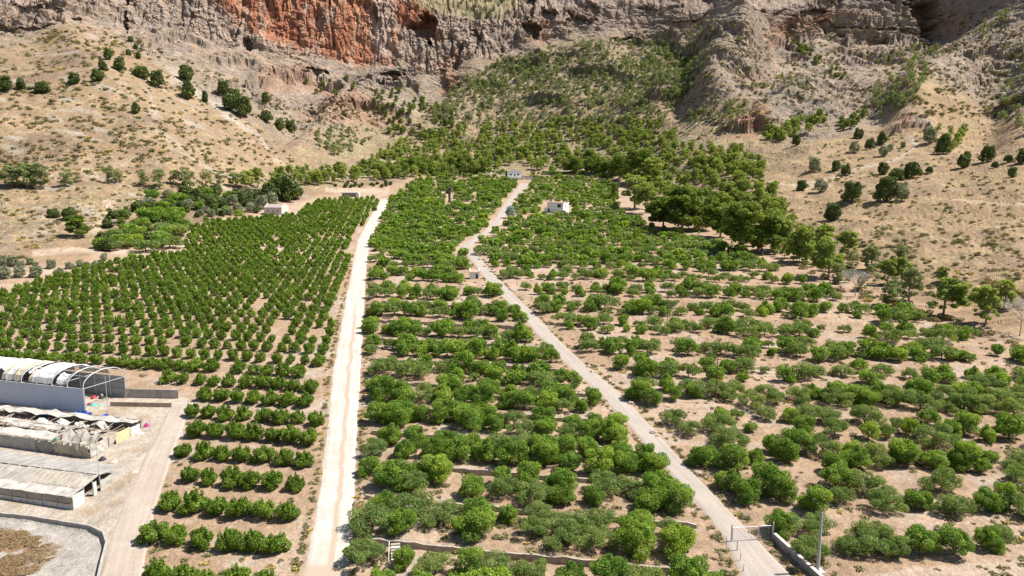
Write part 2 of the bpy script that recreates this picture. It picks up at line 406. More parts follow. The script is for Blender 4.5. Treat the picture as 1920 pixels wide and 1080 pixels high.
rockc = mixc(rockc, (0.395, 0.30, 0.23), sstep(0.3, 0.75, blockt + 0.25 * n_mid))
rockc = mixc(rockc, (0.24, 0.20, 0.175), sstep(0.05, 0.5, n_big * 0.6 + fbm(GX / 7, GY / 7, GZ / 3.0, 131, 4)) * 0.9)
rockc = mixc(rockc, (0.36, 0.245, 0.175), sstep(0.1, 0.45, fbm(GX / 40, GY / 40, GZ / 40, 133, 3)) * 0.6)
rockc = mixc(rockc, (0.27, 0.225, 0.145), sstep(0.05, 0.45, fbm(GX / 24, GY / 24, GZ / 24, 132, 4)) * 0.5 * (1 - cliff))
C = mixc(C, rockc, np.clip(rock * 1.25, 0, 1))
C = mixc(C, (0.43, 0.335, 0.265), cliff * (1 - 0) * 0.5)
C = mixc(C, (0.20, 0.165, 0.135), wild * (1 - cliff) * (1 - 0.7 * grass) * sstep(0.12, 0.4, fbm(GX / 9, GY / 9, GZ / 5, 171, 4)) * 0.6)
C = mixc(C, (0.27, 0.215, 0.135), valley * (1 - cliff) * sstep(-0.35, 0.3, n_big + n_mid * 0.7) * 0.75)
GREEN_TOP = [(770, -60), (800, 20), (880, 36), (960, 20), (1010, -60)]
gt = sstep(-14, 8, poly_sd(pxn, pyn, GREEN_TOP))
C = mixc(C, (0.30, 0.25, 0.135), gt * 0.8)
RED = [(400, -120), (398, 0), (425, 26), (462, 60), (520, 84), (590, 98), (640, 114), (685, 126), (728, 126), (742, 96), (745, 45), (790, 44), (818, 74), (812, 30), (760, 0), (740, -120)]
rsd = poly_sd(PX0 + 9 * fbm(GX / 14, GY / 14, GZ / 40, 141, 4), PY0 + 8 * fbm(GX / 20, GY / 20, GZ / 30, 142, 3), RED)
red = sstep(-14, 12, rsd)
streak = fbm(GX / 7.5, GY / 40, GZ / 60, 143, 4, 0.6)
redc = np.zeros_like(C) + np.array((0.44, 0.185, 0.105))
redc = mixc(redc, (0.50, 0.28, 0.175), sstep(0.0, 0.4, streak))
redc = mixc(redc, (0.31, 0.145, 0.095), sstep(0.1, 0.5, -streak + 0.4 * n_sm))
redc = mixc(redc, (0.44, 0.36, 0.30), sstep(0.36, 0.6, fbm(GX / 20, GY / 40, GZ / 50, 144, 4)) * 0.6)
redc = mixc(redc, (0.28, 0.22, 0.19), sstep(0.42, 0.7, fbm(GX / 6, GY / 40, GZ / 90, 145, 3)) * 0.5)
C = mixc(C, redc, red)
pale = sstep(-10, 10, poly_sd(PX0 + 8 * n_mid, PY0, [(700, -60), (696, 60), (706, 118), (732, 110), (742, 40), (738, -60)]))
C = mixc(C, (0.50, 0.41, 0.34), pale * 0.75)
for poly, wt in (([(490, 150), (520, 136), (590, 150), (640, 168), (600, 180), (500, 176)], 0.35), ([(560, 205), (620, 196), (760, 222), (740, 240), (640, 236)], 0.4),
                 ([(1360, 226), (1440, 216), (1460, 240), (1380, 252)], 0.6), ([(1450, 60), (1500, 50), (1505, 85), (1456, 90)], 0.55), ([(1505, 30), (1560, 25), (1560, 75), (1510, 80)], 0.5), ([(1740, 20), (1830, 10), (1810, 84), (1750, 80)], 0.35),
                 ([(820, 100), (850, 100), (840, 165), (822, 160)], 0.5), ([(1680, 240), (1740, 244), (1730, 258), (1690, 254)], 0.6), ([(990, 40), (1020, 40), (1015, 88), (985, 88)], 0.4)):
    C = mixc(C, (0.40, 0.205, 0.13), sstep(-8, 8, poly_sd(pxn, pyn, poly)) * wt)
# scree chutes on the hillside and the pale tracks on the bare hill
for line, w0 in (([(300, 130), (400, 190), (470, 240), (520, 280)], 16), ([(255, 165), (290, 215), (310, 240)], 8)):
    for (xa, ya), (xb, yb) in zip(line[:-1], line[1:]):
        q = poly_sd(pxn, pyn, [(xa, ya - w0 * .5), (xb, yb - w0 * .5), (xb, yb + w0 * .5), (xa, ya + w0 * .5)])
        C = mixc(C, (0.42, 0.365, 0.315), sstep(-6, 6, q) * 0.7)
for line, w0 in (([(1480, 350), (1530, 343), (1600, 325), (1670, 303), (1700, 290), (1722, 272), (1700, 262)], 7), ([(1690, 214), (1700, 200), (1715, 192)], 5), ([(1440, 345), (1500, 352), (1560, 350)], 6),
                 ([(1760, 375), (1840, 378), (1920, 384), (2100, 392)], 4), ([(60, 480), (150, 470), (230, 470), (260, 480)], 10), ([(172, 440), (185, 415), (200, 400), (205, 385)], 10),
                 ([(-100, 545), (0, 520), (120, 505), (240, 485), (340, 470)], 7), ([(345, 465), (352, 440), (350, 420)], 7), ([(610, 356), (730, 358)], 8), ([(840, 328), (960, 322)], 5), ([(1040, 322), (1150, 318)], 5)):
    for (xa, ya), (xb, yb) in zip(line[:-1], line[1:]):
        wx = w0 if abs(yb - ya) > abs(xb - xa) else 0
        wy = w0 * 0.5 if not wx else 0
        q = poly_sd(PX0 + 3 * n_mid, PY0 + 2 * n_sm, [(xa - wx, ya - wy), (xb - wx, yb - wy), (xb + wx, yb + wy), (xa + wx, ya + wy)])
        C = mixc(C, (0.45, 0.35, 0.26), sstep(-2.5, 2.5, q) * 0.85)
# the farm yard and the dry lot below it
yd = sstep(-0.6, 0.6, yard_sd + 0.7 * n_sm)
C = mixc(C, (0.43, 0.365, 0.295), yd)
C = mixc(C, (0.36, 0.27, 0.185), yd * sstep(0.1, 0.5, fbm(GX / 6, GY / 6, 0, 151, 4)) * 0.7)
lt = sstep(-0.3, 0.3, lot_sd)
C = mixc(C, (0.40, 0.36, 0.31), lt)
C = mixc(C, (0.33, 0.30, 0.265), lt * sstep(0.0, 0.4, fbm(GX / 1.6, GY / 1.6, 0, 152, 4)) * 0.6)
LOTG = [_plane_hit(*p) for p in [(-150, 975), (0, 985), (40, 985), (70, 1000), (95, 1015), (110, 1030), (70, 1055), (50, 1085), (-150, 1090)]]
lg = np.zeros_like(GX); lg[fm] = sstep(-1.2, 0.8, poly_sd(GX[fm] + 1.2 * n_mid[fm], GY[fm] + 1.0 * n_sm[fm], LOTG))
C = mixc(C, (0.22, 0.13, 0.06), lg * 0.95 * sstep(-0.45, 0.2, fbm(GX / 2.2, GY / 2.2, 0, 153, 4)))
C = np.clip(C * (1 + 0.16 * n_sm[..., None] + 0.12 * n_mid[..., None]), 0.02, 0.8)
# how much dry scrub speckles the ground
SCRUB = np.clip(wild * (1.0 - 0.9 * cliff) * (1 - 0.45 * rock) * (1 - 0.25 * grass) * (1 - red), 0, 1) * np.where(GS > 8.3, 0.5, 1)
SCRUB = np.maximum(SCRUB, 0.30 * fl)

# the tan road along the bottom right corner
BR = sstep(-0.4, 0.4, poly_sd(GX, GY, [_plane_hit(*p) for p in [(1560, 1090), (1700, 1069), (1920, 1051), (2400, 1020), (2400, 1140), (1560, 1140)]]) + 0.5 * n_sm)
C = mixc(C, (0.46, 0.35, 0.26), BR)

def new_obj(name, me, mat=None, parent=None):
    o = bpy.data.objects.new(name, me)
    COL.objects.link(o)
    if mat is not None: me.materials.append(mat)
    if parent is not None: o.parent = parent
    return o

def grid_mesh(name, X, Y, Z, C=None, S=None, K=None, K2=None):
    nr, nc = X.shape
    me = bpy.data.meshes.new(name)
    me.vertices.add(nr * nc)
    me.vertices.foreach_set('co', np.stack([X, Y, Z], -1).astype(np.float32).ravel())
    i = np.arange(nr * nc).reshape(nr, nc)
    q = np.stack([i[:-1, :-1], i[:-1, 1:], i[1:, 1:], i[1:, :-1]], -1).reshape(-1, 4)
    me.loops.add(q.size); me.loops.foreach_set('vertex_index', q.ravel().astype(np.int32))
    me.polygons.add(len(q)); me.polygons.foreach_set('loop_start', (np.arange(len(q)) * 4).astype(np.int32))
    me.polygons.foreach_set('use_smooth', np.ones(len(q), bool))
    me.update(calc_edges=True)
    if C is not None:
        at = me.attributes.new('soil', 'FLOAT_COLOR', 'POINT')
        at.data.foreach_set('color', np.concatenate([C, np.ones(C.shape[:2] + (1,))], -1).astype(np.float32).ravel())
    if S is not None:
        at = me.attributes.new('scrub', 'FLOAT', 'POINT')
        at.data.foreach_set('value', S.astype(np.float32).ravel())
    if K2 is not None:
        at = me.attributes.new('face', 'FLOAT', 'POINT')
        at.data.foreach_set('value', K2.astype(np.float32).ravel())
    if K is not None:
        at = me.attributes.new('rock', 'FLOAT', 'POINT')
        at.data.foreach_set('value', K.astype(np.float32).ravel())
    return me

# ------------------------------------------------------------------ looking things up on the land
TE = np.maximum.accumulate((GZ - CAMZ) / GY, axis=0)
def ground(x, y):
    """height of the land"""
    a = x / y; i = int(min(max(np.searchsorted(AC, a) - 1, 0), NA - 2)); f = min(max((a - AC[i]) / (AC[i + 1] - AC[i]), 0), 1)
    return float(np.interp(y, GY[:, i], GZ[:, i]) * (1 - f) + np.interp(y, GY[:, i + 1], GZ[:, i + 1]) * f)
def hit(px, py):
    """where a direction from the camera first meets the land"""
    u, dy, dz_ = ray(px, py)
    a = u / dy; t = dz_ / dy
    i = int(np.argmin(np.abs(AC - a)))
    j = int(np.searchsorted(TE[:, i], t)); j = min(max(j, 1), NR - 1)
    t0, t1 = TE[j - 1, i], TE[j, i]
    w = 0 if t1 <= t0 else (t - t0) / (t1 - t0)
    y = GY[j - 1, i] + w * (GY[j, i] - GY[j - 1, i])
    x = a * y
    return x, y, ground(x, y)
# ------------------------------------------------------------------ materials
def mat(name):
    m = bpy.data.materials.new(name); m.use_nodes = True
    nt = m.node_tree; nt.nodes.clear()
    out = nt.nodes.new('ShaderNodeOutputMaterial')
    b = nt.nodes.new('ShaderNodeBsdfPrincipled')
    nt.links.new(b.outputs[0], out.inputs[0])
    return m, nt, b
def N(nt, kind, **kw):
    n = nt.nodes.new(kind)
    for k, v in kw.items():
        if k.startswith('i_'):
            key = k[2:]
            n.inputs[int(key) if key.isdigit() else key.replace('_', ' ')].default_value = v
        else: setattr(n, k, v)
    return n
def L(nt, a, b): nt.links.new(a, b)
def mixrgb(nt, mode, fac, a, b):
    n = nt.nodes.new('ShaderNodeMix'); n.data_type = 'RGBA'; n.blend_type = mode
    for sock, v in ((n.inputs['Factor'], fac), (n.inputs[6], a), (n.inputs[7], b)):
        if hasattr(v, 'default_value') or hasattr(v, 'is_linked'): L(nt, v, sock)
        else: sock.default_value = v if not isinstance(v, tuple) else (v + (1,))[:4]
    return n.outputs[2]
def ramp(nt, src, p0, p1, c0=0.0, c1=1.0):
    n = nt.nodes.new('ShaderNodeMapRange'); n.clamp = True
    n.inputs[1].default_value = p0; n.inputs[2].default_value = p1; n.inputs[3].default_value = c0; n.inputs[4].default_value = c1
    L(nt, src, n.inputs[0]); return n.outputs[0]
def noise_tex(nt, scale, detail=4, rough=0.6, vec=None):
    n = N(nt, 'ShaderNodeTexNoise'); n.inputs['Scale'].default_value = scale; n.inputs['Detail'].default_value = detail; n.inputs['Roughness'].default_value = rough
    if vec is not None: L(nt, vec, n.inputs['Vector'])
    return n.outputs['Fac']
def position(nt): return N(nt, 'ShaderNodeNewGeometry').outputs['Position']
def bump(nt, bsdf, h, dist, strength=1.0):
    n = N(nt, 'ShaderNodeBump'); n.inputs['Distance'].default_value = dist; n.inputs['Strength'].default_value = strength
    L(nt, h, n.inputs['Height']); L(nt, n.outputs[0], bsdf.inputs['Normal'])

def land_material():
    # ground, scree and rock share one surface; the rock weight roughens and cracks it
    m, nt, b = mat('soil rock and dry grass')
    P = position(nt)
    col = N(nt, 'ShaderNodeAttribute', attribute_name='soil').outputs['Color']
    scr = N(nt, 'ShaderNodeAttribute', attribute_name='scrub').outputs['Fac']
    n1 = noise_tex(nt, 2.2, 5, 0.7, P)
    c = mixrgb(nt, 'MULTIPLY', 1.0, col, ramp(nt, n1, 0.25, 0.75, 0.74, 1.24))
    n2 = noise_tex(nt, 0.55, 4, 0.65, P)
    c = mixrgb(nt, 'MULTIPLY', 1.0, c, ramp(nt, n2, 0.3, 0.7, 0.86, 1.13))
    # tufts of dry grass and low scrub, about a metre across
    v = N(nt, 'ShaderNodeTexVoronoi'); v.inputs['Scale'].default_value = 0.55; L(nt, P, v.inputs['Vector'])
    w = noise_tex(nt, 0.06, 3, 0.6, P)
    th = N(nt, 'ShaderNodeMath', operation='MULTIPLY'); L(nt, ramp(nt, w, 0.35, 0.65, 0.30, 0.58), th.inputs[0]); L(nt, scr, th.inputs[1])
    ls = N(nt, 'ShaderNodeMath', operation='LESS_THAN'); L(nt, v.outputs['Distance'], ls.inputs[0]); L(nt, th.outputs[0], ls.inputs[1])
    sep = N(nt, 'ShaderNodeSeparateColor'); L(nt, v.outputs['Color'], sep.inputs[0])
    tuft = mixrgb(nt, 'MIX', sep.outputs[0], (0.17, 0.125, 0.075), (0.42, 0.34, 0.185))
    tuft = mixrgb(nt, 'MIX', ramp(nt, sep.outputs[1], 0.56, 0.62), tuft, (0.135, 0.14, 0.06))
    f = N(nt, 'ShaderNodeMath', operation='MULTIPLY'); L(nt, ls.outputs[0], f.inputs[0]); f.inputs[1].default_value = 0.9
    c = mixrgb(nt, 'MIX', f.outputs[0], c, tuft)
    L(nt, c, b.inputs['Base Color'])
    b.inputs['Roughness'].default_value = 0.95; b.inputs['Specular IOR Level'].default_value = 0.1
    # broken stone texture where the rock is bare
    rk = N(nt, 'ShaderNodeAttribute', attribute_name='rock').outputs['Fac']
    mp = N(nt, 'ShaderNodeMapping'); mp.inputs['Scale'].default_value = (1, 1, 1.9); L(nt, P, mp.inputs[0])
    r1 = noise_tex(nt, 0.30, 9, 0.75, mp.outputs[0])
    rv = mixrgb(nt, 'MIX', rk, (1.0, 1.0, 1.0), ramp(nt, r1, 0.3, 0.7, 0.62, 1.34))
    c = mixrgb(nt, 'MULTIPLY', 1.0, c, rv)
    # water stains and flutes that run down the cliff faces
    fc = N(nt, 'ShaderNodeAttribute', attribute_name='face').outputs['Fac']
    mp2 = N(nt, 'ShaderNodeMapping'); mp2.inputs['Scale'].default_value = (1, 1, 0.16); L(nt, P, mp2.inputs[0])
    r2 = noise_tex(nt, 0.26, 8, 0.72, mp2.outputs[0])
    c = mixrgb(nt, 'MULTIPLY', 1.0, c, mixrgb(nt, 'MIX', fc, (1.0, 1.0, 1.0), ramp(nt, r2, 0.32, 0.68, 0.60, 1.30)))
    L(nt, c, b.inputs['Base Color'])
    n3 = noise_tex(nt, 0.9, 8, 0.72, P)
    hs = N(nt, 'ShaderNodeMath', operation='MULTIPLY'); L(nt, r1, hs.inputs[0]); L(nt, rk, hs.inputs[1])
    hs2 = N(nt, 'ShaderNodeMath', operation='MULTIPLY_ADD'); L(nt, hs.outputs[0], hs2.inputs[0]); hs2.inputs[1].default_value = 3.2; L(nt, n3, hs2.inputs[2])
    hs3 = N(nt, 'ShaderNodeMath', operation='MULTIPLY'); L(nt, r2, hs3.inputs[0]); L(nt, fc, hs3.inputs[1])
    hs4 = N(nt, 'ShaderNodeMath', operation='MULTIPLY_ADD'); L(nt, hs3.outputs[0], hs4.inputs[0]); hs4.inputs[1].default_value = 4.0; L(nt, hs2.outputs[0], hs4.inputs[2])
    bump(nt, b, hs4.outputs[0], 0.55, 1.0)
    return m

def ribbon_material(name, base, alt, strip=None, edge_soft=0.10, grain=3.0):
    """a track: u runs across it, v along it in metres"""
    m, nt, b = mat(name)
    uv = N(nt, 'ShaderNodeUVMap', uv_map='across').outputs[0]
    P = position(nt)
    sx = N(nt, 'ShaderNodeSeparateXYZ'); L(nt, uv, sx.inputs[0])
    n1 = noise_tex(nt, 0.25, 5, 0.65, P); n2 = noise_tex(nt, grain, 4, 0.7, P)
    c = mixrgb(nt, 'MIX', ramp(nt, n1, 0.35, 0.65), base, alt)
    c = mixrgb(nt, 'MULTIPLY', 1.0, c, ramp(nt, n2, 0.3, 0.7, 0.88, 1.08))
    # lengthwise wheel wear
    mp = N(nt, 'ShaderNodeMapping'); mp.inputs['Scale'].default_value = (9, 0.035, 1); L(nt, uv, mp.inputs[0])
    n3 = noise_tex(nt, 1.0, 4, 0.6, mp.outputs[0])
    c = mixrgb(nt, 'MULTIPLY', 1.0, c, ramp(nt, n3, 0.35, 0.65, 0.86, 1.06))
    if strip:
        sc, cen, half, v0, v1, col = strip
        mp2 = N(nt, 'ShaderNodeMapping'); mp2.inputs['Scale'].default_value = (0.0, 0.09, 1); L(nt, uv, mp2.inputs[0])
        wob = noise_tex(nt, 1.0, 4, 0.6, mp2.outputs[0])
        d = N(nt, 'ShaderNodeMath', operation='ADD'); L(nt, sx.outputs[0], d.inputs[0]); L(nt, ramp(nt, wob, 0.2, 0.8, -cen - sc, -cen + sc), d.inputs[1])
        ab = N(nt, 'ShaderNodeMath', operation='ABSOLUTE'); L(nt, d.outputs[0], ab.inputs[0])
        ab2 = N(nt, 'ShaderNodeMath', operation='ADD'); L(nt, ab.outputs[0], ab2.inputs[0]); L(nt, ramp(nt, n2, 0.2, 0.8, -0.05, 0.05), ab2.inputs[1])
        f1 = ramp(nt, ab2.outputs[0], half, half * 0.6)
        f2 = ramp(nt, sx.outputs[1], v0, v1)
        mm = N(nt, 'ShaderNodeMath', operation='MULTIPLY'); L(nt, f1, mm.inputs[0]); L(nt, f2, mm.inputs[1])
        # the near end has lost its white topping
        f3 = ramp(nt, sx.outputs[1], 6.5, 4.5)
        mx = N(nt, 'ShaderNodeMath', operation='MAXIMUM'); L(nt, mm.outputs[0], mx.inputs[0]); L(nt, f3, mx.inputs[1])
        c = mixrgb(nt, 'MIX', mx.outputs[0], c, col)
    L(nt, c, b.inputs['Base Color']); b.inputs['Roughness'].default_value = 0.92; b.inputs['Specular IOR Level'].default_value = 0.15
    bump(nt, b, n2, 0.06, 0.6)
    return m

def plain(name, col, rough=0.7, var=0.15, scale=1.5, metal=0.0, spec=0.3, streak=0.0):
    m, nt, b = mat(name)
    tc = N(nt, 'ShaderNodeTexCoord').outputs['Object']
    n = noise_tex(nt, scale, 5, 0.65, tc)
    c = mixrgb(nt, 'MULTIPLY', 1.0, col, ramp(nt, n, 0.3, 0.7, 1 - var, 1 + var))
    if streak:
        mp = N(nt, 'ShaderNodeMapping'); mp.inputs['Scale'].default_value = (2.2, 2.2, 0.12); L(nt, tc, mp.inputs[0])
        s = noise_tex(nt, 1.2, 4, 0.6, mp.outputs[0])
        c = mixrgb(nt, 'MULTIPLY', 1.0, c, ramp(nt, s, 0.4, 0.7, 1.0, 1 - streak))
    L(nt, c, b.inputs['Base Color'])
    b.inputs['Roughness'].default_value = rough; b.inputs['Metallic'].default_value = metal; b.inputs['Specular IOR Level'].default_value = spec
    return m

def leaf_material(name, a, b_, c_, trans=0.25, rough=0.5, spread=0.35):
    """leaves: colour varies from plant to plant, from clump to clump and from leaf to leaf"""
    m, nt, b = mat(name)
    oi = N(nt, 'ShaderNodeObjectInfo').outputs['Random']
    tint = N(nt, 'ShaderNodeAttribute', attribute_name='tint').outputs['Color']
    sp = N(nt, 'ShaderNodeSeparateColor'); L(nt, tint, sp.inputs[0])
    ad = N(nt, 'ShaderNodeMath', operation='ADD'); L(nt, oi, ad.inputs[0]); L(nt, sp.outputs[2], ad.inputs[1])
    fr = N(nt, 'ShaderNodeMath', operation='FRACT'); L(nt, ad.outputs[0], fr.inputs[0])
    c = mixrgb(nt, 'MIX', fr.outputs[0], a, b_)
    c = mixrgb(nt, 'MIX', ramp(nt, sp.outputs[1], 0.45, 0.95, 0, 0.85), c, c_)
    c = mixrgb(nt, 'MIX', ramp(nt, fr.outputs[0], 0.90, 0.94, 0, 0.7), c, c_)
    c = mixrgb(nt, 'MULTIPLY', 1.0, c, ramp(nt, sp.outputs[0], 0, 1, 1 - spread, 1 + spread))
    L(nt, c, b.inputs['Base Color']); b.inputs['Roughness'].default_value = rough; b.inputs['Specular IOR Level'].default_value = 0.2
    tr = N(nt, 'ShaderNodeBsdfTranslucent'); L(nt, mixrgb(nt, 'MULTIPLY', 1.0, c, (1.3, 1.25, 0.5)), tr.inputs[0])
    ms = N(nt, 'ShaderNodeMixShader'); ms.inputs[0].default_value = trans
    L(nt, b.outputs[0], ms.inputs[1]); L(nt, tr.outputs[0], ms.inputs[2])
    out = [n for n in nt.nodes if n.type == 'OUTPUT_MATERIAL'][0]
    L(nt, ms.outputs[0], out.inputs[0])
    return m
# ------------------------------------------------------------------ camera, sun, sky
cam = bpy.data.cameras.new('camera'); cam.sensor_width = 36; cam.lens = 36 * F / 1920
cam.clip_start = 0.5; cam.clip_end = 6000
co = bpy.data.objects.new('camera', cam); COL.objects.link(co)
co.location = (0, 0, CAMZ); co.rotation_euler = (pi / 2 - PITCH, 0, 0)
SC.camera = co
SUN = np.array((0.56, 0.05, 0.83)); SUN /= np.linalg.norm(SUN)
ELEV = math.asin(SUN[2]); AZ = math.atan2(SUN[0], SUN[1])
sl = bpy.data.lights.new('sun', 'SUN'); sl.energy = 5.0; sl.angle = radians(0.5); sl.color = (1, 0.955, 0.89)
so = bpy.data.objects.new('sun', sl); COL.objects.link(so)
from mathutils import Vector, Matrix
so.rotation_euler = Vector(SUN).to_track_quat('Z', 'Y').to_euler(); so.location = (100, 0, 300)
W = bpy.data.worlds.new('World'); SC.world = W; W.use_nodes = True
wn = W.node_tree; wn.nodes.clear()
sky = wn.nodes.new('ShaderNodeTexSky'); sky.sky_type = 'NISHITA'; sky.sun_disc = False
sky.sun_elevation = ELEV; sky.sun_rotation = AZ; sky.altitude = 200
bg = wn.nodes.new('ShaderNodeBackground'); bg.inputs[1].default_value = 0.07
wo = wn.nodes.new('ShaderNodeOutputWorld')
wn.links.new(sky.outputs[0], bg.inputs[0]); wn.links.new(bg.outputs[0], wo.inputs[0])
SC.view_settings.view_transform = 'Standard'; SC.view_settings.look = 'None'
SC.view_settings.exposure = 0.75; SC.view_settings.gamma = 1
SC.cycles.max_bounces = 5; SC.cycles.diffuse_bounces = 3; SC.cycles.transmission_bounces = 3; SC.cycles.transparent_max_bounces = 6
SC.cycles.use_adaptive_sampling = True
SC.cycles.caustics_reflective = False; SC.cycles.caustics_refractive = False
SC.cycles.use_denoising = True
# ------------------------------------------------------------------ the land and its tracks
MLAND = land_material()
split = int(np.argmax(GS[:, NA // 2] >= 2.0))
terrain = new_obj('terrain', grid_mesh('terrain', GX[:split + 1], GY[:split + 1], GZ[:split + 1], C[:split + 1], SCRUB[:split + 1], rock[:split + 1], cliff[:split + 1]), MLAND)
terrain['kind'] = 'structure'
mountain = new_obj('mountain', grid_mesh('mountain', GX[split:], GY[split:], GZ[split:], C[split:], SCRUB[split:], rock[split:], cliff[split:]), MLAND)
mountain['kind'] = 'structure'
mountain.data.polygons.foreach_set('use_smooth', np.zeros(len(mountain.data.polygons), bool))
terrain['label'] = 'terraced farmland of pale reddish soil'; mountain['label'] = 'rocky mountain with orange cliffs above dry grassy slopes'

def ribbon(name, Lf, Rt, y0, y1, m, step=0.6, lift=0.09, wob=0.25):
    ys = []; y = y0
    while y < y1:
        ys.append(y); y += step * max(1, y / 150)
    ys = np.array(ys); us = np.linspace(0, 1, 13)
    l = ex(Lf, ys) + wob * fbm(ys / 5.5, 0.5, 0.2, 201, 5, 0.6); r = ex(Rt, ys) + wob * fbm(ys / 5.5, 7.5, 0.2, 202, 5, 0.6)
    X = l[:, None] + (r - l)[:, None] * us; Y = np.repeat(ys[:, None], 13, 1)
    Z = np.array([[ground(a, b) for a, b in zip(rx, ry)] for rx, ry in zip(X, Y)])
    Z = Z + lift; Z[:, 0] -= lift + 0.1; Z[:, -1] -= lift + 0.1
    me = grid_mesh(name, X, Y, Z)
    uvl = me.uv_layers.new(name='across')
    vi = np.zeros(len(me.loops), np.int32); me.loops.foreach_get('vertex_index', vi)
    U = np.stack([np.broadcast_to(us, X.shape).ravel(), (Y - y0).ravel()], -1)[vi]
    uvl.data.foreach_set('uv', U.astype(np.float32).ravel())
    o = new_obj(name, me, m); o['kind'] = 'structure'
    return o
M_TRACK = ribbon_material('white gravel', (0.55, 0.505, 0.45), (0.475, 0.415, 0.35), (0.09, 0.57, 0.085, 170, 120, (0.40, 0.315, 0.24)))
M_LANE = ribbon_material('worn concrete', (0.36, 0.315, 0.275), (0.41, 0.35, 0.295))
M_FARM = ribbon_material('dusty concrete', (0.43, 0.365, 0.31), (0.38, 0.305, 0.24))
y_dirt = _plane_hit(610, 1058)[1]
o = ribbon('dirt_track', TRK_L, TRK_R, y_dirt - 5.5, _plane_hit(725, 374)[1], M_TRACK); o['label'] = 'white gravel track climbing between the orchards'
o = ribbon('paved_lane', LANE_L, LANE_R, 82, _plane_hit(985, 343)[1], M_LANE, lift=0.10, wob=0.1); o['label'] = 'narrow grey lane bending up to the white houses'
o = ribbon('farm_road', FARM_L, FARM_R, 82, _plane_hit(342, 757)[1], M_FARM, lift=0.08, wob=0.15); o['label'] = 'dusty concrete farm road beside the sheds'
# ------------------------------------------------------------------ building plants
def lobes_to_cards(rng, lobes, n, size, inner=0.55, outward=0.65, asp=0.62, cull=0.62):
    """leaf-sized kites spread through a crown made of overlapping lobes; returns verts (n,4,3), tint (n,3)"""
    Lb = np.array([l[:6] for l in lobes], float)
    area = (Lb[:, 3] * Lb[:, 4] + Lb[:, 4] * Lb[:, 5] + Lb[:, 3] * Lb[:, 5])
    P, Nn, Tt = [], [], []
    got = 0; lob_t = rng.random(len(Lb))
    while got < n:
        k = rng.choice(len(Lb), n, p=area / area.sum())
        d = rng.normal(size=(n, 3)); d /= np.linalg.norm(d, axis=1)[:, None]
        r = inner + (1.08 - inner) * rng.random(n) ** 0.55
        p = Lb[k, :3] + d * r[:, None] * Lb[k, 3:6]
        q = np.min(np.where(np.arange(len(Lb))[None] == k[:, None], 9.0, (((p[:, None] - Lb[None, :, :3]) / Lb[None, :, 3:6]) ** 2).sum(-1)), axis=1)
        ok = q > cull ** 2
        P.append(p[ok]); Nn.append((d / Lb[k, 3:6])[ok]); Tt.append(lob_t[k][ok]); got += int(ok.sum())
    P = np.concatenate(P)[:n]; Nn = np.concatenate(Nn)[:n]; Tt = np.concatenate(Tt)[:n]
    Nn /= np.linalg.norm(Nn, axis=1)[:, None]
    Nn = Nn * outward + rng.normal(size=(n, 3)) * 0.55
    Nn /= np.linalg.norm(Nn, axis=1)[:, None]
    t = np.cross(Nn, rng.normal(size=(n, 3))); t /= np.linalg.norm(t, axis=1)[:, None]
    b = np.cross(Nn, t)
    s = size * (0.6 + 0.8 * rng.random(n))[:, None]
    V = np.stack([P - t * s * 0.5, P + b * s * asp * 0.5 + t * s * 0.05 + Nn * s * 0.1, P + t * s * 0.5, P - b * s * asp * 0.5 + t * s * 0.05 + Nn * s * 0.1], 1)
    tint = np.stack([rng.random(n), np.clip(Tt * 0.75 + rng.random(n) * 0.3, 0, 1), np.zeros(n)], -1)
    return V, tint

def cards_mesh(name, V, tint, m):
    n = len(V)
    me = bpy.data.meshes.new(name)
    me.vertices.add(n * 4); me.vertices.foreach_set('co', V.astype(np.float32).ravel())
    me.loops.add(n * 4); me.loops.foreach_set('vertex_index', np.arange(n * 4, dtype=np.int32))
    me.polygons.add(n); me.polygons.foreach_set('loop_start', np.arange(0, n * 4, 4, dtype=np.int32))
    me.update(calc_edges=True)
    at = me.attributes.new('tint', 'FLOAT_COLOR', 'POINT')
    at.data.foreach_set('color', np.repeat(np.concatenate([tint, np.ones((n, 1))], 1), 4, axis=0).astype(np.float32).ravel())
    me.materials.append(m)
    return me

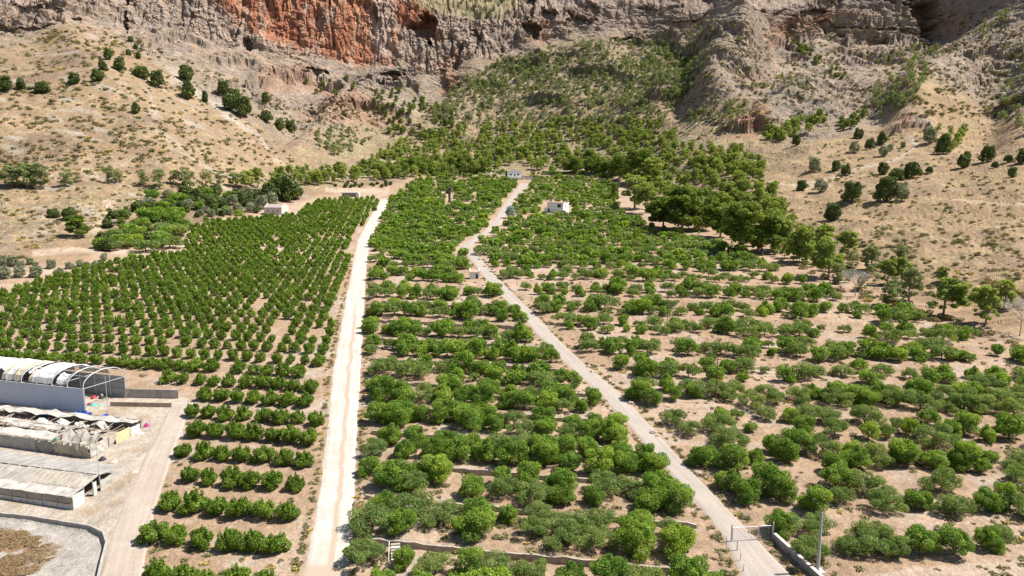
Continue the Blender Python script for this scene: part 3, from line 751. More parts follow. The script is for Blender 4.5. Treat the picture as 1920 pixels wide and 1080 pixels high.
class MB:
    """collects boxes, bars and sheets into one mesh"""
    def __init__(s): s.v, s.f = [], []
    def add(s, vs, fs):
        o = len(s.v); s.v += [tuple(map(float, p)) for p in vs]; s.f += [tuple(i + o for i in f) for f in fs]
    def box(s, c, d, rz=0.0, tilt=None):
        x, y, z = d[0] / 2, d[1] / 2, d[2] / 2
        M = Matrix.Rotation(rz, 3, 'Z')
        if tilt: M = M @ Matrix.Rotation(tilt[0], 3, 'X') @ Matrix.Rotation(tilt[1], 3, 'Y')
        vs = [Vector(c) + M @ Vector((a * x, b * y, e * z)) for a in (-1, 1) for b in (-1, 1) for e in (-1, 1)]
        s.add(vs, [(0, 1, 3, 2), (4, 6, 7, 5), (0, 4, 5, 1), (2, 3, 7, 6), (0, 2, 6, 4), (1, 5, 7, 3)])
    def bar(s, p0, p1, r0, r1=None, n=6):
        r1 = r0 if r1 is None else r1
        p0, p1 = Vector(p0), Vector(p1); d = (p1 - p0)
        if d.length < 1e-6: return
        d.normalize(); a = d.cross(Vector((0.3, 0.5, 0.81)) if abs(d.z) < 0.9 else Vector((1, 0, 0))).normalized(); b = d.cross(a)
        vs = []
        for p, r in ((p0, r0), (p1, r1)):
            for i in range(n):
                t = 2 * pi * i / n; vs.append(p + (a * cos(t) + b * sin(t)) * r)
        fs = [(i, (i + 1) % n, n + (i + 1) % n, n + i) for i in range(n)] + [tuple(range(n - 1, -1, -1)), tuple(range(n, 2 * n))]
        s.add(vs, fs)
    def path(s, pts, r, n=6):
        for i, (p, q) in enumerate(zip(pts[:-1], pts[1:])):
            ra = r[i] if isinstance(r, (list, tuple)) else r; rb = r[i + 1] if isinstance(r, (list, tuple)) else r
            s.bar(p, q, ra, rb, n)
    def sheet(s, rows, thick=0.02):
        """a grid of points (list of rows) given a little thickness"""
        R, Cn = len(rows), len(rows[0])
        A = np.array(rows, float)
        du = np.gradient(A, axis=0) if R > 1 else 0; dv = np.gradient(A, axis=1)
        nn = np.cross(du, dv); nn /= np.maximum(np.linalg.norm(nn, axis=-1, keepdims=True), 1e-9)
        T, B = (A + nn * thick / 2).reshape(-1, 3), (A - nn * thick / 2).reshape(-1, 3)
        k = R * Cn; fs = []
        for i in range(R - 1):
            for j in range(Cn - 1):
                a, b, c, d = i * Cn + j, i * Cn + j + 1, (i + 1) * Cn + j + 1, (i + 1) * Cn + j
                fs += [(a, b, c, d), (k + d, k + c, k + b, k + a)]
        edge_ = [(0, j) for j in range(Cn)] + [(i, Cn - 1) for i in range(1, R)] + [(R - 1, j) for j in range(Cn - 2, -1, -1)] + [(i, 0) for i in range(R - 2, 0, -1)]
        ids = [i * Cn + j for i, j in edge_]
        for a, b in zip(ids, ids[1:] + ids[:1]): fs.append((b, a, k + a, k + b))
        s.add(np.concatenate([T, B]), fs)
    def mesh(s, name, m, smooth=False):
        me = bpy.data.meshes.new(name); me.from_pydata(s.v, [], s.f); me.update()
        if m is not None: me.materials.append(m)
        if smooth: me.polygons.foreach_set('use_smooth', [True] * len(me.polygons))
        return me
    def build(s, name, m, parent=None, loc=None, smooth=False):
        o = new_obj(name, s.mesh(name, m, smooth), None, parent)
        if loc is not None: o.location = loc
        return o

def tag(o, label, cat, group=None, kind=None):
    if label: o['label'] = label
    if cat: o['category'] = cat
    if group: o['group'] = group
    if kind: o['kind'] = kind
    return o
def empty(name, loc, rz=0.0):
    o = bpy.data.objects.new(name, None); COL.objects.link(o); o.empty_display_size = 0.3
    o.location = loc; o.rotation_euler = (0, 0, rz); return o

M_BARK = plain('grey brown bark', (0.17, 0.12, 0.085), 0.9, 0.3, 4)
M_BARKP = plain('pale pine bark', (0.24, 0.19, 0.15), 0.9, 0.3, 3)
M_DEAD = plain('bleached dead wood', (0.50, 0.46, 0.43), 0.9, 0.15, 3)
LEAF = {
 'young':  leaf_material('citrus leaves', (0.105, 0.185, 0.018), (0.145, 0.235, 0.026), (0.25, 0.36, 0.05), 0.36, 0.45),
 'lemon':  leaf_material('lemon leaves', (0.130, 0.235, 0.040), (0.20, 0.315, 0.050), (0.325, 0.43, 0.065), 0.42, 0.5),
 'almond': leaf_material('almond leaves', (0.150, 0.230, 0.064), (0.205, 0.285, 0.082), (0.275, 0.34, 0.10), 0.38, 0.6),
 'pine':   leaf_material('pale pine needles', (0.225, 0.30, 0.066), (0.30, 0.375, 0.088), (0.38, 0.44, 0.115), 0.36, 0.6),
 'pine_far': leaf_material('grey green pine needles', (0.205, 0.26, 0.115), (0.265, 0.31, 0.135), (0.33, 0.37, 0.165), 0.32, 0.6),
 'pine_dark': leaf_material('dark pine needles', (0.115, 0.18, 0.028), (0.165, 0.235, 0.04), (0.26, 0.32, 0.06), 0.32, 0.6),
 'carob':  leaf_material('dark carob leaves', (0.085, 0.125, 0.034), (0.12, 0.16, 0.045), (0.165, 0.21, 0.06), 0.22, 0.5),
 'olive':  leaf_material('grey olive leaves', (0.21, 0.245, 0.145), (0.25, 0.28, 0.175), (0.30, 0.325, 0.21), 0.2, 0.6),
 'scrub':  leaf_material('dry scrub leaves', (0.14, 0.14, 0.06), (0.24, 0.22, 0.105), (0.32, 0.285, 0.13), 0.18, 0.7),
 'silver': leaf_material('silver blue leaves', (0.30, 0.37, 0.335), (0.33, 0.39, 0.35), (0.40, 0.46, 0.42), 0.1, 0.6),
 'yellow': leaf_material('dry yellow broom', (0.46, 0.36, 0.10), (0.42, 0.31, 0.11), (0.52, 0.42, 0.13), 0.15, 0.7),
}
def limbs(rng, h, spread, r, n=4, base=(0, 0, 0), fork=0.3):
    mb = MB(); bx, by, bz = base
    f = Vector((bx + rng.normal() * 0.05, by + rng.normal() * 0.05, bz + h * fork))
    mb.path([Vector((bx, by, bz - 0.35)), Vector((bx, by, bz + h * fork * 0.4)), f], [r * 1.35, r, r * 0.85], 7)
    a0 = rng.random() * 6.28
    for i in range(n):
        a = a0 + 6.28 * i / n + rng.normal() * 0.3
        m1 = f + Vector((cos(a) * spread * 0.4, sin(a) * spread * 0.4, h * (0.18 + 0.1 * rng.random())))
        e1 = m1 + Vector((cos(a + 0.3) * spread * 0.35, sin(a + 0.3) * spread * 0.35, h * (0.2 + 0.12 * rng.random())))
        mb.path([f, m1, e1], [r * 0.6, r * 0.42, r * 0.16], 5)
        e2 = m1 + Vector((cos(a - 0.7) * spread * 0.35, sin(a - 0.7) * spread * 0.35, h * 0.2))
        mb.bar(m1, e2, r * 0.34, r * 0.12, 5)
    return mb

def lob_young(rng):
    lo = [(0, 0, 1.25, 1.1, 1.1, 0.95)]
    for i in range(8):
        a = 6.28 * i / 8 + rng.normal() * 0.4; r = 0.7 + 0.45 * rng.random()
        lo.append((cos(a) * r, sin(a) * r, 0.75 + 1.15 * rng.random(), 0.5 + 0.25 * rng.random(), 0.5 + 0.25 * rng.random(), 0.5 + 0.3 * rng.random()))
    for i in range(13):
        a = rng.random() * 6.28; r = 1.05 * rng.random() ** 0.6
        lo.append((cos(a) * r * 1.1, sin(a) * r * 1.1, 2.2 + 0.6 * rng.random() - 0.55 * r, 0.2, 0.2, 0.5 + 0.35 * rng.random()))
    return lo
def lob_lemon(rng):
    e = 0.82 + 0.36 * rng.random()
    lo = [(0, 0, 1.75, 1.6 * e, 1.6 / e, 1.25)]
    for i in range(15):
        a = 6.28 * i / 15 * 2 + rng.normal() * 0.5; r = 1.0 + 0.95 * rng.random(); zz = 0.7 + 2.3 * rng.random(); k = 0.45 + 0.45 * rng.random()
        lo.append((cos(a) * r * e * (1.18 - 0.17 * zz), sin(a) * r / e * (1.18 - 0.17 * zz), zz, k * 1.1, k * 1.1, k * 0.9))
    for i in range(9):
        a = rng.random() * 6.28; r = 1.3 * rng.random()
        lo.append((cos(a) * r, sin(a) * r, 2.6 + 0.75 * rng.random() - 0.2 * r, 0.34, 0.34, 0.55))
    return lo
def lob_almond(rng):
    lo = []; e = 0.8 + 0.4 * rng.random()
    for i in range(22):
        a = 6.28 * i / 22 * 3.0 + rng.normal() * 0.5; r = 0.4 + 1.75 * rng.random() ** 0.7
        k = 0.38 + 0.42 * rng.random()
        lo.append((cos(a) * r * e, sin(a) * r / e, 0.95 + 2.1 * rng.random() * (1 - r / 4.2), k * 1.15, k * 1.15, k * 0.8))
    return lo
def lob_pine(rng, dense=1.0, low=0.24):
    """an Aleppo pine about 11 m tall: feathery, irregular domed crown over a leaning trunk"""
    lo = []; lx, ly = rng.normal() * 0.5, rng.normal() * 0.5
    for i in range(42):
        a = rng.random() * 6.28; zz = low + (0.96 - low) * rng.random()
        rad = 2.95 * math.sqrt(max(0.04, 1 - abs((zz - 0.5) / 0.52) ** 2.2)) * (0.3 + 0.7 * rng.random() ** 0.6)
        k = 0.36 + 0.5 * rng.random()
        lo.append((lx * zz + cos(a) * rad, ly * zz + sin(a) * rad, 10.5 * zz, k * 1.1 * dense, k * 1.1 * dense, k * 0.95 * dense))
    lo.append((lx, ly, 9.6, 0.9 * dense, 0.9 * dense, 0.8 * dense)); lo.append((lx, ly, 6.2, 1.3 * dense, 1.3 * dense, 1.8 * dense))
    return lo
def lob_carob(rng):
    e = 0.85 + 0.3 * rng.random()
    lo = [(0, 0, 2.3, 1.9 * e, 1.9 / e, 2.0)]
    for i in range(18):
        a = 6.28 * i / 18 * 2 + rng.normal() * 0.4; r = 1.0 + 0.9 * rng.random(); zz = 0.8 + 3.6 * rng.random(); k = 0.5 + 0.5 * rng.random()
        lo.append((cos(a) * r * e * (1.3 - 0.16 * zz), sin(a) * r / e * (1.3 - 0.16 * zz), zz, k, k, k * 0.9))
    return lo
def lob_scrub(rng):
    lo = []
    for i in range(7):
        a = rng.random() * 6.28; r = 0.85 * rng.random(); k = 0.22 + 0.3 * rng.random()
        lo.append((cos(a) * r * 1.3, sin(a) * r, 0.25 + 0.35 * rng.random(), k * 1.2, k * 1.2, k * 0.8))
    return lo
LOB = {'young': lob_young, 'lemon': lob_lemon, 'almond': lob_almond, 'pine': lob_pine, 'pine_dark': lambda r: lob_pine(r, 1.22), 'pine_far': lambda r: lob_pine(r, 1.0, 0.14),
       'carob': lob_carob, 'olive': lob_carob, 'scrub': lob_scrub, 'silver': lob_carob, 'yellow': lob_scrub}
#            near (cards, size)  middle        far
LOD = {'young': ((5200, .20), (1700, .31), (360, .66)), 'lemon': ((9500, .185), (2600, .33), (480, .74)), 'almond': ((8500, .155), (2400, .28), (440, .66)),
       'pine': ((7000, .42), (4200, .44), (900, .85)), 'pine_dark': ((7500, .46), (4400, .47), (950, .9)), 'pine_far': ((5200, .42), (3000, .44), (650, .85)),
       'carob': ((5000, .34), (1800, .55), (460, 1.0)), 'olive': ((4000, .28), (1400, .46), (400, .85)), 'scrub': ((900, .15), (320, .24), (90, .42)),
       'silver': ((3000, .3), (1400, .46), (300, 1.0)), 'yellow': ((900, .15), (320, .24), (90, .42))}
NVAR = {'young': 6, 'lemon': 7, 'almond': 6, 'pine': 5, 'pine_dark': 4, 'pine_far': 5, 'carob': 4, 'olive': 3, 'scrub': 5, 'silver': 1, 'yellow': 2}
TALL = {'young': 2.9, 'lemon': 3.5, 'almond': 3.2, 'pine': 11, 'pine_dark': 11, 'pine_far': 11, 'carob': 5.0, 'olive': 5.0, 'scrub': 1.0, 'silver': 4.6, 'yellow': 1.0}
_cache = {}
def variant(kind, v, lod):
    """cards of one plant"""
    key = (kind, v, lod)
    if key not in _cache:
        rng = np.random.default_rng(abs(hash((len(kind), ord(kind[0]), ord(kind[-1]), v))) % 100000)
        lo = LOB[kind](rng)
        n, size = LOD[kind][lod]
        outw = 0.65 if not kind.startswith('pine') else 0.4
        _cache[key] = lobes_to_cards(rng, lo, n, size, 0.5, outw)
    return _cache[key]
_meshes = {}
def crown_mesh(kind, v, lod):
    key = (kind, v, lod)
    if key not in _meshes:
        V, T = variant(kind, v, lod)
        nm = 'crown' if kind not in ('scrub', 'yellow') else 'bush'
        _meshes[key] = cards_mesh(nm, V, T, LEAF[kind])
    return _meshes[key]
_trunks = {}
def trunk_mesh(kind, v):
    key = (kind, v)
    if key not in _trunks:
        rng = np.random.default_rng(500 + v + 31 * len(kind))
        if kind == 'young': mb = limbs(rng, 2.2, 1.3, 0.07, 4, fork=0.2)
        elif kind == 'lemon': mb = limbs(rng, 3.0, 2.0, 0.13, 5, fork=0.25)
        elif kind == 'almond': mb = limbs(rng, 3.0, 2.2, 0.12, 5, fork=0.3)
        elif kind.startswith('pine'):
            mb = MB(); b1 = Vector((rng.normal() * 0.25, rng.normal() * 0.25, 4)); b2 = b1 + Vector((rng.normal() * 0.3, rng.normal() * 0.3, 4.6))
            mb.path([Vector((0, 0, -0.8)), Vector((0, 0, 0.4)), b1, b2], [0.3, 0.22, 0.17, 0.06], 8)
            for i in range(9):
                zz = 3.4 + 0.55 * i; c = b1.lerp(b2, (zz - 4) / 4.6); a = i * 2.4
                mb.path([c, c + Vector((cos(a) * 1.2, sin(a) * 1.2, 0.5)), c + Vector((cos(a) * 2.2, sin(a) * 2.2, 1.1))], [0.09, 0.06, 0.02], 5)
        else: mb = limbs(rng, 3.6, 2.4, 0.16, 5, fork=0.22)
        _trunks[key] = mb.mesh('trunk', M_BARKP if kind.startswith('pine') else M_BARK, True)
    return _trunks[key]
_copies = {}
def plant(name, kind, x, y, z, h, label, cat, group=None, lod=0, wide=1.0, parts=True, v=None, rng=RNG):
    """one plant as a thing of its own: trunk and crown, or a single bush"""
    v = int(rng.integers(NVAR[kind])) if v is None else v
    k = h / TALL[kind]; rz = float(rng.random() * 6.28)
    sc = (k * wide * (0.93 + 0.14 * rng.random()), k * wide * (0.93 + 0.14 * rng.random()), k)
    if not parts:
        o = bpy.data.objects.new(name, crown_mesh(kind, v, lod)); COL.objects.link(o)
        o.location = (x, y, z - 0.05 * h); o.rotation_euler = (0, 0, rz); o.scale = sc
        return tag(o, label, cat, group)
    key = (kind, v, lod)
    root = empty(name, (x, y, z - 0.03), rz); root.scale = sc
    if key not in _copies:
        t = new_obj('trunk', trunk_mesh(kind, v), None, root); c = new_obj('crown', crown_mesh(kind, v, lod), None, root)
        _copies[key] = (t, c)
    else:
        for src in _copies[key]:
            c = src.copy(); COL.objects.link(c); c.parent = root
    return tag(root, label, cat, group)

def mass(name, items, mat_key, label, lod=2, rng=RNG):
    """far plants that read as one mass: a single object. items: (kind, x, y, z, height, wide)"""
    VV, TT = [], []
    for kind, x, y, z, h, wide in items:
        V, T = variant(kind, int(rng.integers(NVAR[kind])), lod)
        k = h / TALL[kind]; a = rng.random() * 6.28; ca, sa = cos(a), sin(a)
        W_ = V * np.array((k * wide, k * wide, k))
        R = np.stack([W_[..., 0] * ca - W_[..., 1] * sa + x, W_[..., 0] * sa + W_[..., 1] * ca + y, W_[..., 2] + z - 0.04 * h], -1)
        T = T.copy(); T[:, 2] = rng.random(); VV.append(R); TT.append(T)
    if not VV: return None
    o = new_obj(name, cards_mesh(name, np.concatenate(VV), np.concatenate(TT), LEAF[mat_key]))
    return tag(o, label, None, None, 'stuff')
# ------------------------------------------------------------------ the orchards
_ORD = 'first second third fourth fifth sixth seventh eighth ninth tenth eleventh twelfth'.split()
def ordn(i):
    if i < 12: return _ORD[i]
    n = i + 1; s = 'th' if 10 <= n % 100 <= 20 else {1: 'st', 2: 'nd', 3: 'rd'}.get(n % 10, 'th')
    return f'{n}{s}'
def lod_of(d): return 0 if d < 165 else (1 if d < 330 else 2)
def in_frame(px, py, h): return -12 < px < 1932 and py - h > -20 and py - h < 1080 - 4

LEFT_PX = [(248, 1160), (262, 1062), (282, 990), (298, 930), (330, 868), (345, 812), (366, 748), (360, 728), (240, 706), (0, 698), (-400, 690), (-400, 600), (0, 562), (50, 535), (180, 500), (262, 484), (338, 476), (352, 440),
           (374, 420), (490, 410), (545, 405), (600, 376), (705, 372), (714, 384), (690, 408), (664, 455), (640, 545), (628, 605), (612, 700), (600, 800), (588, 905), (572, 990), (552, 1066), (532, 1160)]
LEFT_W = [_plane_hit(*p) for p in LEFT_PX]
RB = edge([(2700, 800), (1990, 700), (1920, 668), (1850, 640), (1760, 606), (1640, 580), (1560, 552), (1480, 515), (1400, 478), (1330, 452), (1230, 428), (1172, 402), (1150, 336)])
BOT_W = [_plane_hit(*p) for p in [(1380, 900), (1440, 985), (1470, 1000), (1550, 1074), (1700, 1058), (1920, 1036), (2500, 990)]]
rows = []        # (block, row, [(s-order, x, y, kind, height, wide)])
def add_row(block, pts): rows.append((block, pts))

# young citrus in straight rows
t = 80.0
while t < 620:
    pts = []
    off = (-0.313 * t) % 3.75
    for s in np.arange(-260, 30, 3.75) + off:
        ss, tt = s + RNG.normal() * 0.16, t + RNG.normal() * 0.18
        x, y = from_st(ss, tt)
        if y < 70 or abs(x / y) > 0.8 or RNG.random() < 0.035: continue
        if poly_sd(np.array([x]), np.array([y]), LEFT_W)[0] < 0.6: continue
        h = (2.75 + 0.2 * RNG.normal()) * (1 if t < 200 else 1.08)
        pts.append((-ss, x, y, 'young', max(1.9, h), (1.24 if t < 165 else 0.98) + 0.06 * RNG.normal()))
    add_row('young', pts)
    t += 8.5 if t < 170 else (7.6 if t < 300 else 8.6)

def mixed(x, y, block):
    q = fbm(x / 22, y / 22, 0, 301, 2)
    p = 0.26 + 0.5 * float(q) + (0.22 if block == 'right' else 0)
    return 'almond' if RNG.random() < p else 'lemon'
# middle orchard on walled terraces
ts = []
for a, b in zip(MID_T[:-1], MID_T[1:]): ts += [a + 0.27 * (b - a), a + 0.64 * (b - a)]
t = MID_T[-1] + 5
while t < 790: ts.append(t); t += 7.8 + (t - 280) / 36
for t in ts:
    pts = []; s = -260.0
    while s < 60:
        s += (4.7 if t < 300 else 3.9) + RNG.normal() * 0.7
        ss, tt = s, t + RNG.normal() * 0.55
        x, y = from_st(ss, tt)
        if y < 70 or RNG.random() < (0.07 if t < 150 else 0.12 if t < 220 else 0.07): continue
        rgt = float(ex(LANE_L, y)) - 1.5 if y < LANE_L[0][-1] else float(_plane_hit(972, 345)[0])
        if not (float(ex(TRK_R, y)) + 1.7 < x < rgt): continue
        px, py, d = project(x, y, plane_z(y))
        if py < 329 or (py > 1000 and px > 1290 and RNG.random() < 0.5): continue
        if 834 < px < 852 and 366 < py < 384: continue
        if (x - _plane_hit(889, 522)[0]) ** 2 + (y - _plane_hit(889, 522)[1]) ** 2 < 40: continue
        k = mixed(x, y, 'mid')
        h = (3.65 if k == 'lemon' else 3.4) * (1 + 0.17 * RNG.normal())
        pts.append((ss, x, y, k, min(max(h, 1.9), 5.6), 1.08 + 0.1 * RNG.normal()))
    add_row('mid', pts)
# right-hand orchard on earth banks
ts = []
for a, b in zip(RIGHT_T[:-1], RIGHT_T[1:]): ts += [a + 0.26 * (b - a), a + 0.58 * (b - a)]
t = RIGHT_T[-1] + 4
while t < 790: ts.append(t); t += 8.3 + (t - 292) / 34
for t in ts:
    pts = []; s = -90.0
    while s < 230:
        s += (4.8 if t < 300 else 4.2) + RNG.normal() * (1.2 if t < 300 else 0.7)
        ss, tt = s, t + RNG.normal() * 1.5
        x, y = from_rt(ss, tt)
        if y < 70 or RNG.random() < (0.07 if t < 240 else 0.04): continue
        lf = float(ex(LANE_R, y)) + 2.2 if y < LANE_R[0][-1] else float(_plane_hit(1000, 345)[0])
        if not (lf < x < float(ex(RB, y)) - 1.5) or abs(x / y) > 0.8: continue
        px, py, d = project(x, y, plane_z(y))
        if py < 329: continue
        if py > 880 and x > lf + 3:
            by = np.interp(x, [p[0] for p in BOT_W], [p[1] for p in BOT_W])
            if y < by + 0.4: continue
        if 1012 < px < 1074 and 380 < py < 405: continue
        if (x - _plane_hit(957, 408)[0]) ** 2 + (y - _plane_hit(957, 408)[1]) ** 2 < 36: continue
        k = mixed(x, y, 'right')
        h = (3.5 if k == 'lemon' else 3.25) * (1 + 0.2 * RNG.normal())
        pts.append((ss, x, y, k, min(max(h, 1.5), 5.4), 1.05 + 0.12 * RNG.normal()))
    add_row('right', pts)

cand = {'young': [], 'lemon': [], 'almond': []}
cnt = {}
for block, pts in rows:
    pts.sort(key=lambda p: p[0]); vis = []
    for p in pts:
        _, x, y, k, h, w = p
        z = ground(x, y); px, py, d = project(x, y, z)
        vis.append((px, py, d, z, in_frame(float(px), float(py), h * F / d)))
    if not any(v[4] for v in vis):
        for p, v in zip(pts, vis): cand[p[3]].append((1e9, block, 0, 0, p, v))
        continue
    r = cnt.get(block, 0); cnt[block] = r + 1
    i = 0
    for p, v in zip(pts, vis):
        cand[p[3]].append((v[2] / p[4] if v[4] else 1e9, block, r, i, p, v))
        if v[4]: i += 1
LIMIT = {'young': 300, 'lemon': 300, 'almond': 300}
LOOKS = {'lemon': ['bushy green', 'dense bright green', 'rounded green'], 'almond': ['loose olive green', 'airy grey green', 'spreading dull green']}
GROUPS = {'young': 'young citrus bushes planted in straight rows', 'lemon': 'lemon trees of the terraced orchards', 'almond': 'almond trees of the terraced orchards'}
for kind, L_ in cand.items():
    L_.sort(key=lambda c: c[0])
    one = [c for c in L_[:LIMIT[kind]] if c[0] < 1e8]; rest = L_[len(one):]
    for c in one:
        _, block, r, i, p, v = c
        _, x, y, k, h, w = p
        if kind == 'young':
            lab = f'citrus bush, {ordn(i)} from the white track in the {ordn(r)} row up from the bottom'
            nm, ct = 'young_citrus_tree', 'citrus tree'
        else:
            look = LOOKS[kind][int(RNG.integers(3))]
            lab = (f'{look} {kind} tree, {ordn(i)} from the white track in the {ordn(r)} terrace row' if block == 'mid'
                   else f'{look} {kind} tree, {ordn(i)} right of the grey lane in the {ordn(r)} row up')
            nm, ct = kind + '_tree', kind + ' tree'
        plant(nm, kind, x, y, v[3], h, lab, ct, GROUPS[kind], lod_of(float(v[2])), w)
    midm = [(c[4][3], c[4][1], c[4][2], c[5][3], c[4][4], c[4][5]) for c in rest if c[5][2] < 300]
    farm = [(c[4][3], c[4][1], c[4][2], c[5][3], c[4][4], c[4][5]) for c in rest if c[5][2] >= 300]
    words_ = {'young': 'young citrus bushes', 'lemon': 'green lemon trees', 'almond': 'grey green almond trees'}[kind]
    VV = midm + farm
    print(kind, len(one), len(midm), len(farm))
    if VV:
        # nearer ones of the mass keep finer leaves
        a = []
        for items, lod in ((midm, 1), (farm, 2)):
            if items:
                o = mass('orchard_trees', items, kind, None, lod)
                a.append(o)
        if len(a) == 2:
            # one object: put both sets of leaves into it
            import bmesh
            bm = bmesh.new(); bm.from_mesh(a[0].data); bm.from_mesh(a[1].data); bm.to_mesh(a[0].data); bm.free()
            bpy.data.objects.remove(a[1])
        a[0].name = {'young': 'distant_citrus_trees', 'lemon': 'distant_lemon_trees', 'almond': 'distant_almond_trees'}[kind]
        tag(a[0], f'distant rows of {words_} reading as one mass uphill', None, None, 'stuff')

# dry weeds and fallen twigs on the orchard floor
items = {'scrub': [], 'yellow': []}
n = 0
while n < 2600:
    y = 82 + 190 * RNG.random() ** 1.4; x = (RNG.random() * 1.5 - 0.62) * y
    if x < float(ex(TRK_L, y)) + 1 and poly_sd(np.array([x]), np.array([y]), LEFT_W)[0] < 0.5: continue
    if float(ex(TRK_L, y)) - 1 < x < float(ex(TRK_R, y)) + 1 or float(ex(LANE_L, y)) - 1.2 < x < float(ex(LANE_R, y)) + 1.2 or x > float(ex(RB, y)): continue
    if float(fbm(x / 7, y / 7, 0.3, 311, 2)) < -0.12 + 0.3 * (RNG.random() - 0.5): continue
    if x < float(ex(TRK_L, y)) and RNG.random() < 0.75: continue
    n += 1
    k = 'yellow' if RNG.random() < 0.1 else 'scrub'
    items[k].append((k, x, y, ground(x, y), 0.2 + 0.4 * RNG.random() ** 2, 1.5))
for k, it in items.items(): mass('orchard_weeds', it, k, 'dry weeds dotted over the orchard floor' if k == 'scrub' else 'straw coloured dry weeds on the orchard floor', 2)

# weedy verges of the tracks, and dry grass on the lot
items = {'scrub': [], 'yellow': []}
for e_, sg, n in ((TRK_L, -1, 260), (TRK_R, 1, 330), (LANE_L, -1, 240), (LANE_R, 1, 240), (FARM_R, 1, 60)):
    for i in range(n):
        y = 84 + 240 * RNG.random() ** 1.6
        if y > e_[0][-1]: continue
        x = float(ex(e_, y)) + sg * (0.35 + 0.5 * abs(RNG.normal())); k = 'yellow' if RNG.random() < 0.12 else 'scrub'
        items[k].append((k, x, y, ground(x, y), 0.15 + 0.3 * RNG.random(), 1.5))
for k, it in items.items(): mass('verge_weeds', it, k, 'weeds along the track verges' if k == 'scrub' else 'straw coloured weeds along the track verges', 2)
it = []
while len(it) < 150:
    px, py = 140 * RNG.random() - 20, 968 + 110 * RNG.random(); x, y, z = hit(px, py)
    if poly_sd(np.array([x]), np.array([y]), LOTG)[0] < 0.2 or float(fbm(x / 3, y / 3, 0, 153, 3)) < -0.25: continue
    it.append(('yellow', x, y, z, 0.14 + 0.2 * RNG.random(), 2.4))
LEAF['dry'] = leaf_material('brown dry grass', (0.26, 0.165, 0.085), (0.32, 0.225, 0.125), (0.38, 0.29, 0.17), 0.2, 0.8)
mass('dry_grass', it, 'dry', 'brown dry grass growing on the gravel lot', 1)
# ------------------------------------------------------------------ pines, carobs and scrub around and above the orchards
def in_poly(px, py, poly): return bool(poly_sd(np.array([px]), np.array([py]), poly)[0] > 0)
def scatter(poly, n, hmin, hmax, mind=0.0, lo=None):
    """points spread over a stretch of land outlined on the photograph, set on the land itself; heights in metres"""
    xs, ys = [p[0] for p in poly], [p[1] for p in poly]
    out, tries = [], 0
    while len(out) < n and tries < n * 30:
        tries += 1
        px = min(xs) + RNG.random() * (max(xs) - min(xs)); py = min(ys) + RNG.random() * (max(ys) - min(ys))
        if not in_poly(px, py, poly): continue
        if lo is not None and float(fbm(px / 45, py / 22, 0.0, lo, 3)) < RNG.random() * 0.9 - 0.5: continue
        x, y, z = hit(px, py)
        if mind and any((x - a) ** 2 + (y - b) ** 2 < mind * mind for a, b, *_ in out): continue
        out.append((x, y, z, hmin + (hmax - hmin) * RNG.random() ** 1.3))
    return out
def where(px, py):
    return f'{round(px / 19.2)}% across and {round(py / 10.8)}% down the photo'

pines = []      # x, y, z, height, wide, kind, label head
def belt(poly, n, h0, h1, kind, head, mind=0, lo=None, wide=(0.95, 1.35)):
    for x, y, z, h in scatter(poly, n, h0, h1, mind, lo):
        pines.append((x, y, z, h, wide[0] + (wide[1] - wide[0]) * RNG.random(), kind, head))
belt([(560, 346), (640, 322), (720, 312), (800, 300), (960, 285), (1060, 285), (1130, 300), (1190, 326), (1150, 330), (1010, 324), (985, 314), (945, 314), (930, 326), (830, 329), (740, 340), (610, 348)], 240, 8.0, 12.5, 'pine', 'pale green pine in the belt behind the orchards', 3.6)
belt([(740, 330), (770, 318), (930, 318), (920, 326), (800, 328)], 12, 11, 15, 'pine_dark', 'dark pine behind the middle orchard', 6)
belt([(1060, 320), (1100, 308), (1160, 312), (1200, 326), (1150, 330), (1065, 326)], 14, 12, 17, 'pine_dark', 'dark pine behind the upper right orchard', 6)
belt([(690, 305), (760, 265), (860, 245), (960, 235), (1110, 228), (1240, 232), (1270, 262), (1130, 282), (960, 282), (800, 296)], 330, 6, 10, 'pine', 'pale pine on the lower slope', 3.4, 401)
belt([(1130, 300), (1180, 262), (1290, 268), (1400, 292), (1440, 330), (1350, 330), (1250, 318)], 80, 8, 12, 'pine', 'pale pine at the head of the ravine', 5)
belt([(860, 235), (800, 225), (850, 160), (900, 140), (930, 118), (1000, 100), (1100, 78), (1290, 82), (1325, 112), (1285, 180), (1245, 228), (1100, 238), (960, 236)], 520, 5.5, 9.5, 'pine_far', 'grey green pine scattered below the cliffs', 3.8, 402)
belt([(880, 168), (930, 120), (1010, 104), (1060, 130), (1000, 172), (920, 180)], 90, 6, 9.5, 'pine_far', 'grey green pine close under the grey cliff', 4.0)
belt([(1180, 140), (1240, 80), (1300, 90), (1300, 170), (1250, 195)], 90, 6, 9.5, 'pine_far', 'grey green pine on the high right slope', 4.5)
belt([(700, 180), (740, 170), (850, 205), (850, 245), (800, 260), (740, 260), (700, 225)], 60, 6, 9, 'pine_dark', 'dark pine in the gully under the orange cliff', 4.5, 403)
belt([(580, 255), (640, 235), (680, 262), (690, 290), (620, 296)], 26, 6, 9, 'pine_far', 'grey green pine beside the hill foot', 5)
belt([(560, 160), (650, 150), (690, 172), (610, 186)], 9, 6, 9, 'pine_dark', 'small dark pine below the low cave', 8)
belt([(1425, 268), (1442, 240), (1540, 216), (1548, 236), (1462, 270)], 36, 6.5, 10, 'pine', 'green pine in the row crossing the bare hill', 3.5)
belt([(1562, 245), (1575, 228), (1625, 210), (1630, 228), (1590, 246)], 16, 6, 9, 'pine_dark', 'dark green pine in the short row on the bare hill', 3.5)
belt([(1474, 88), (1500, 84), (1545, 116), (1530, 124)], 16, 6, 9, 'pine_dark', 'dark pine below the striped rocks', 4)
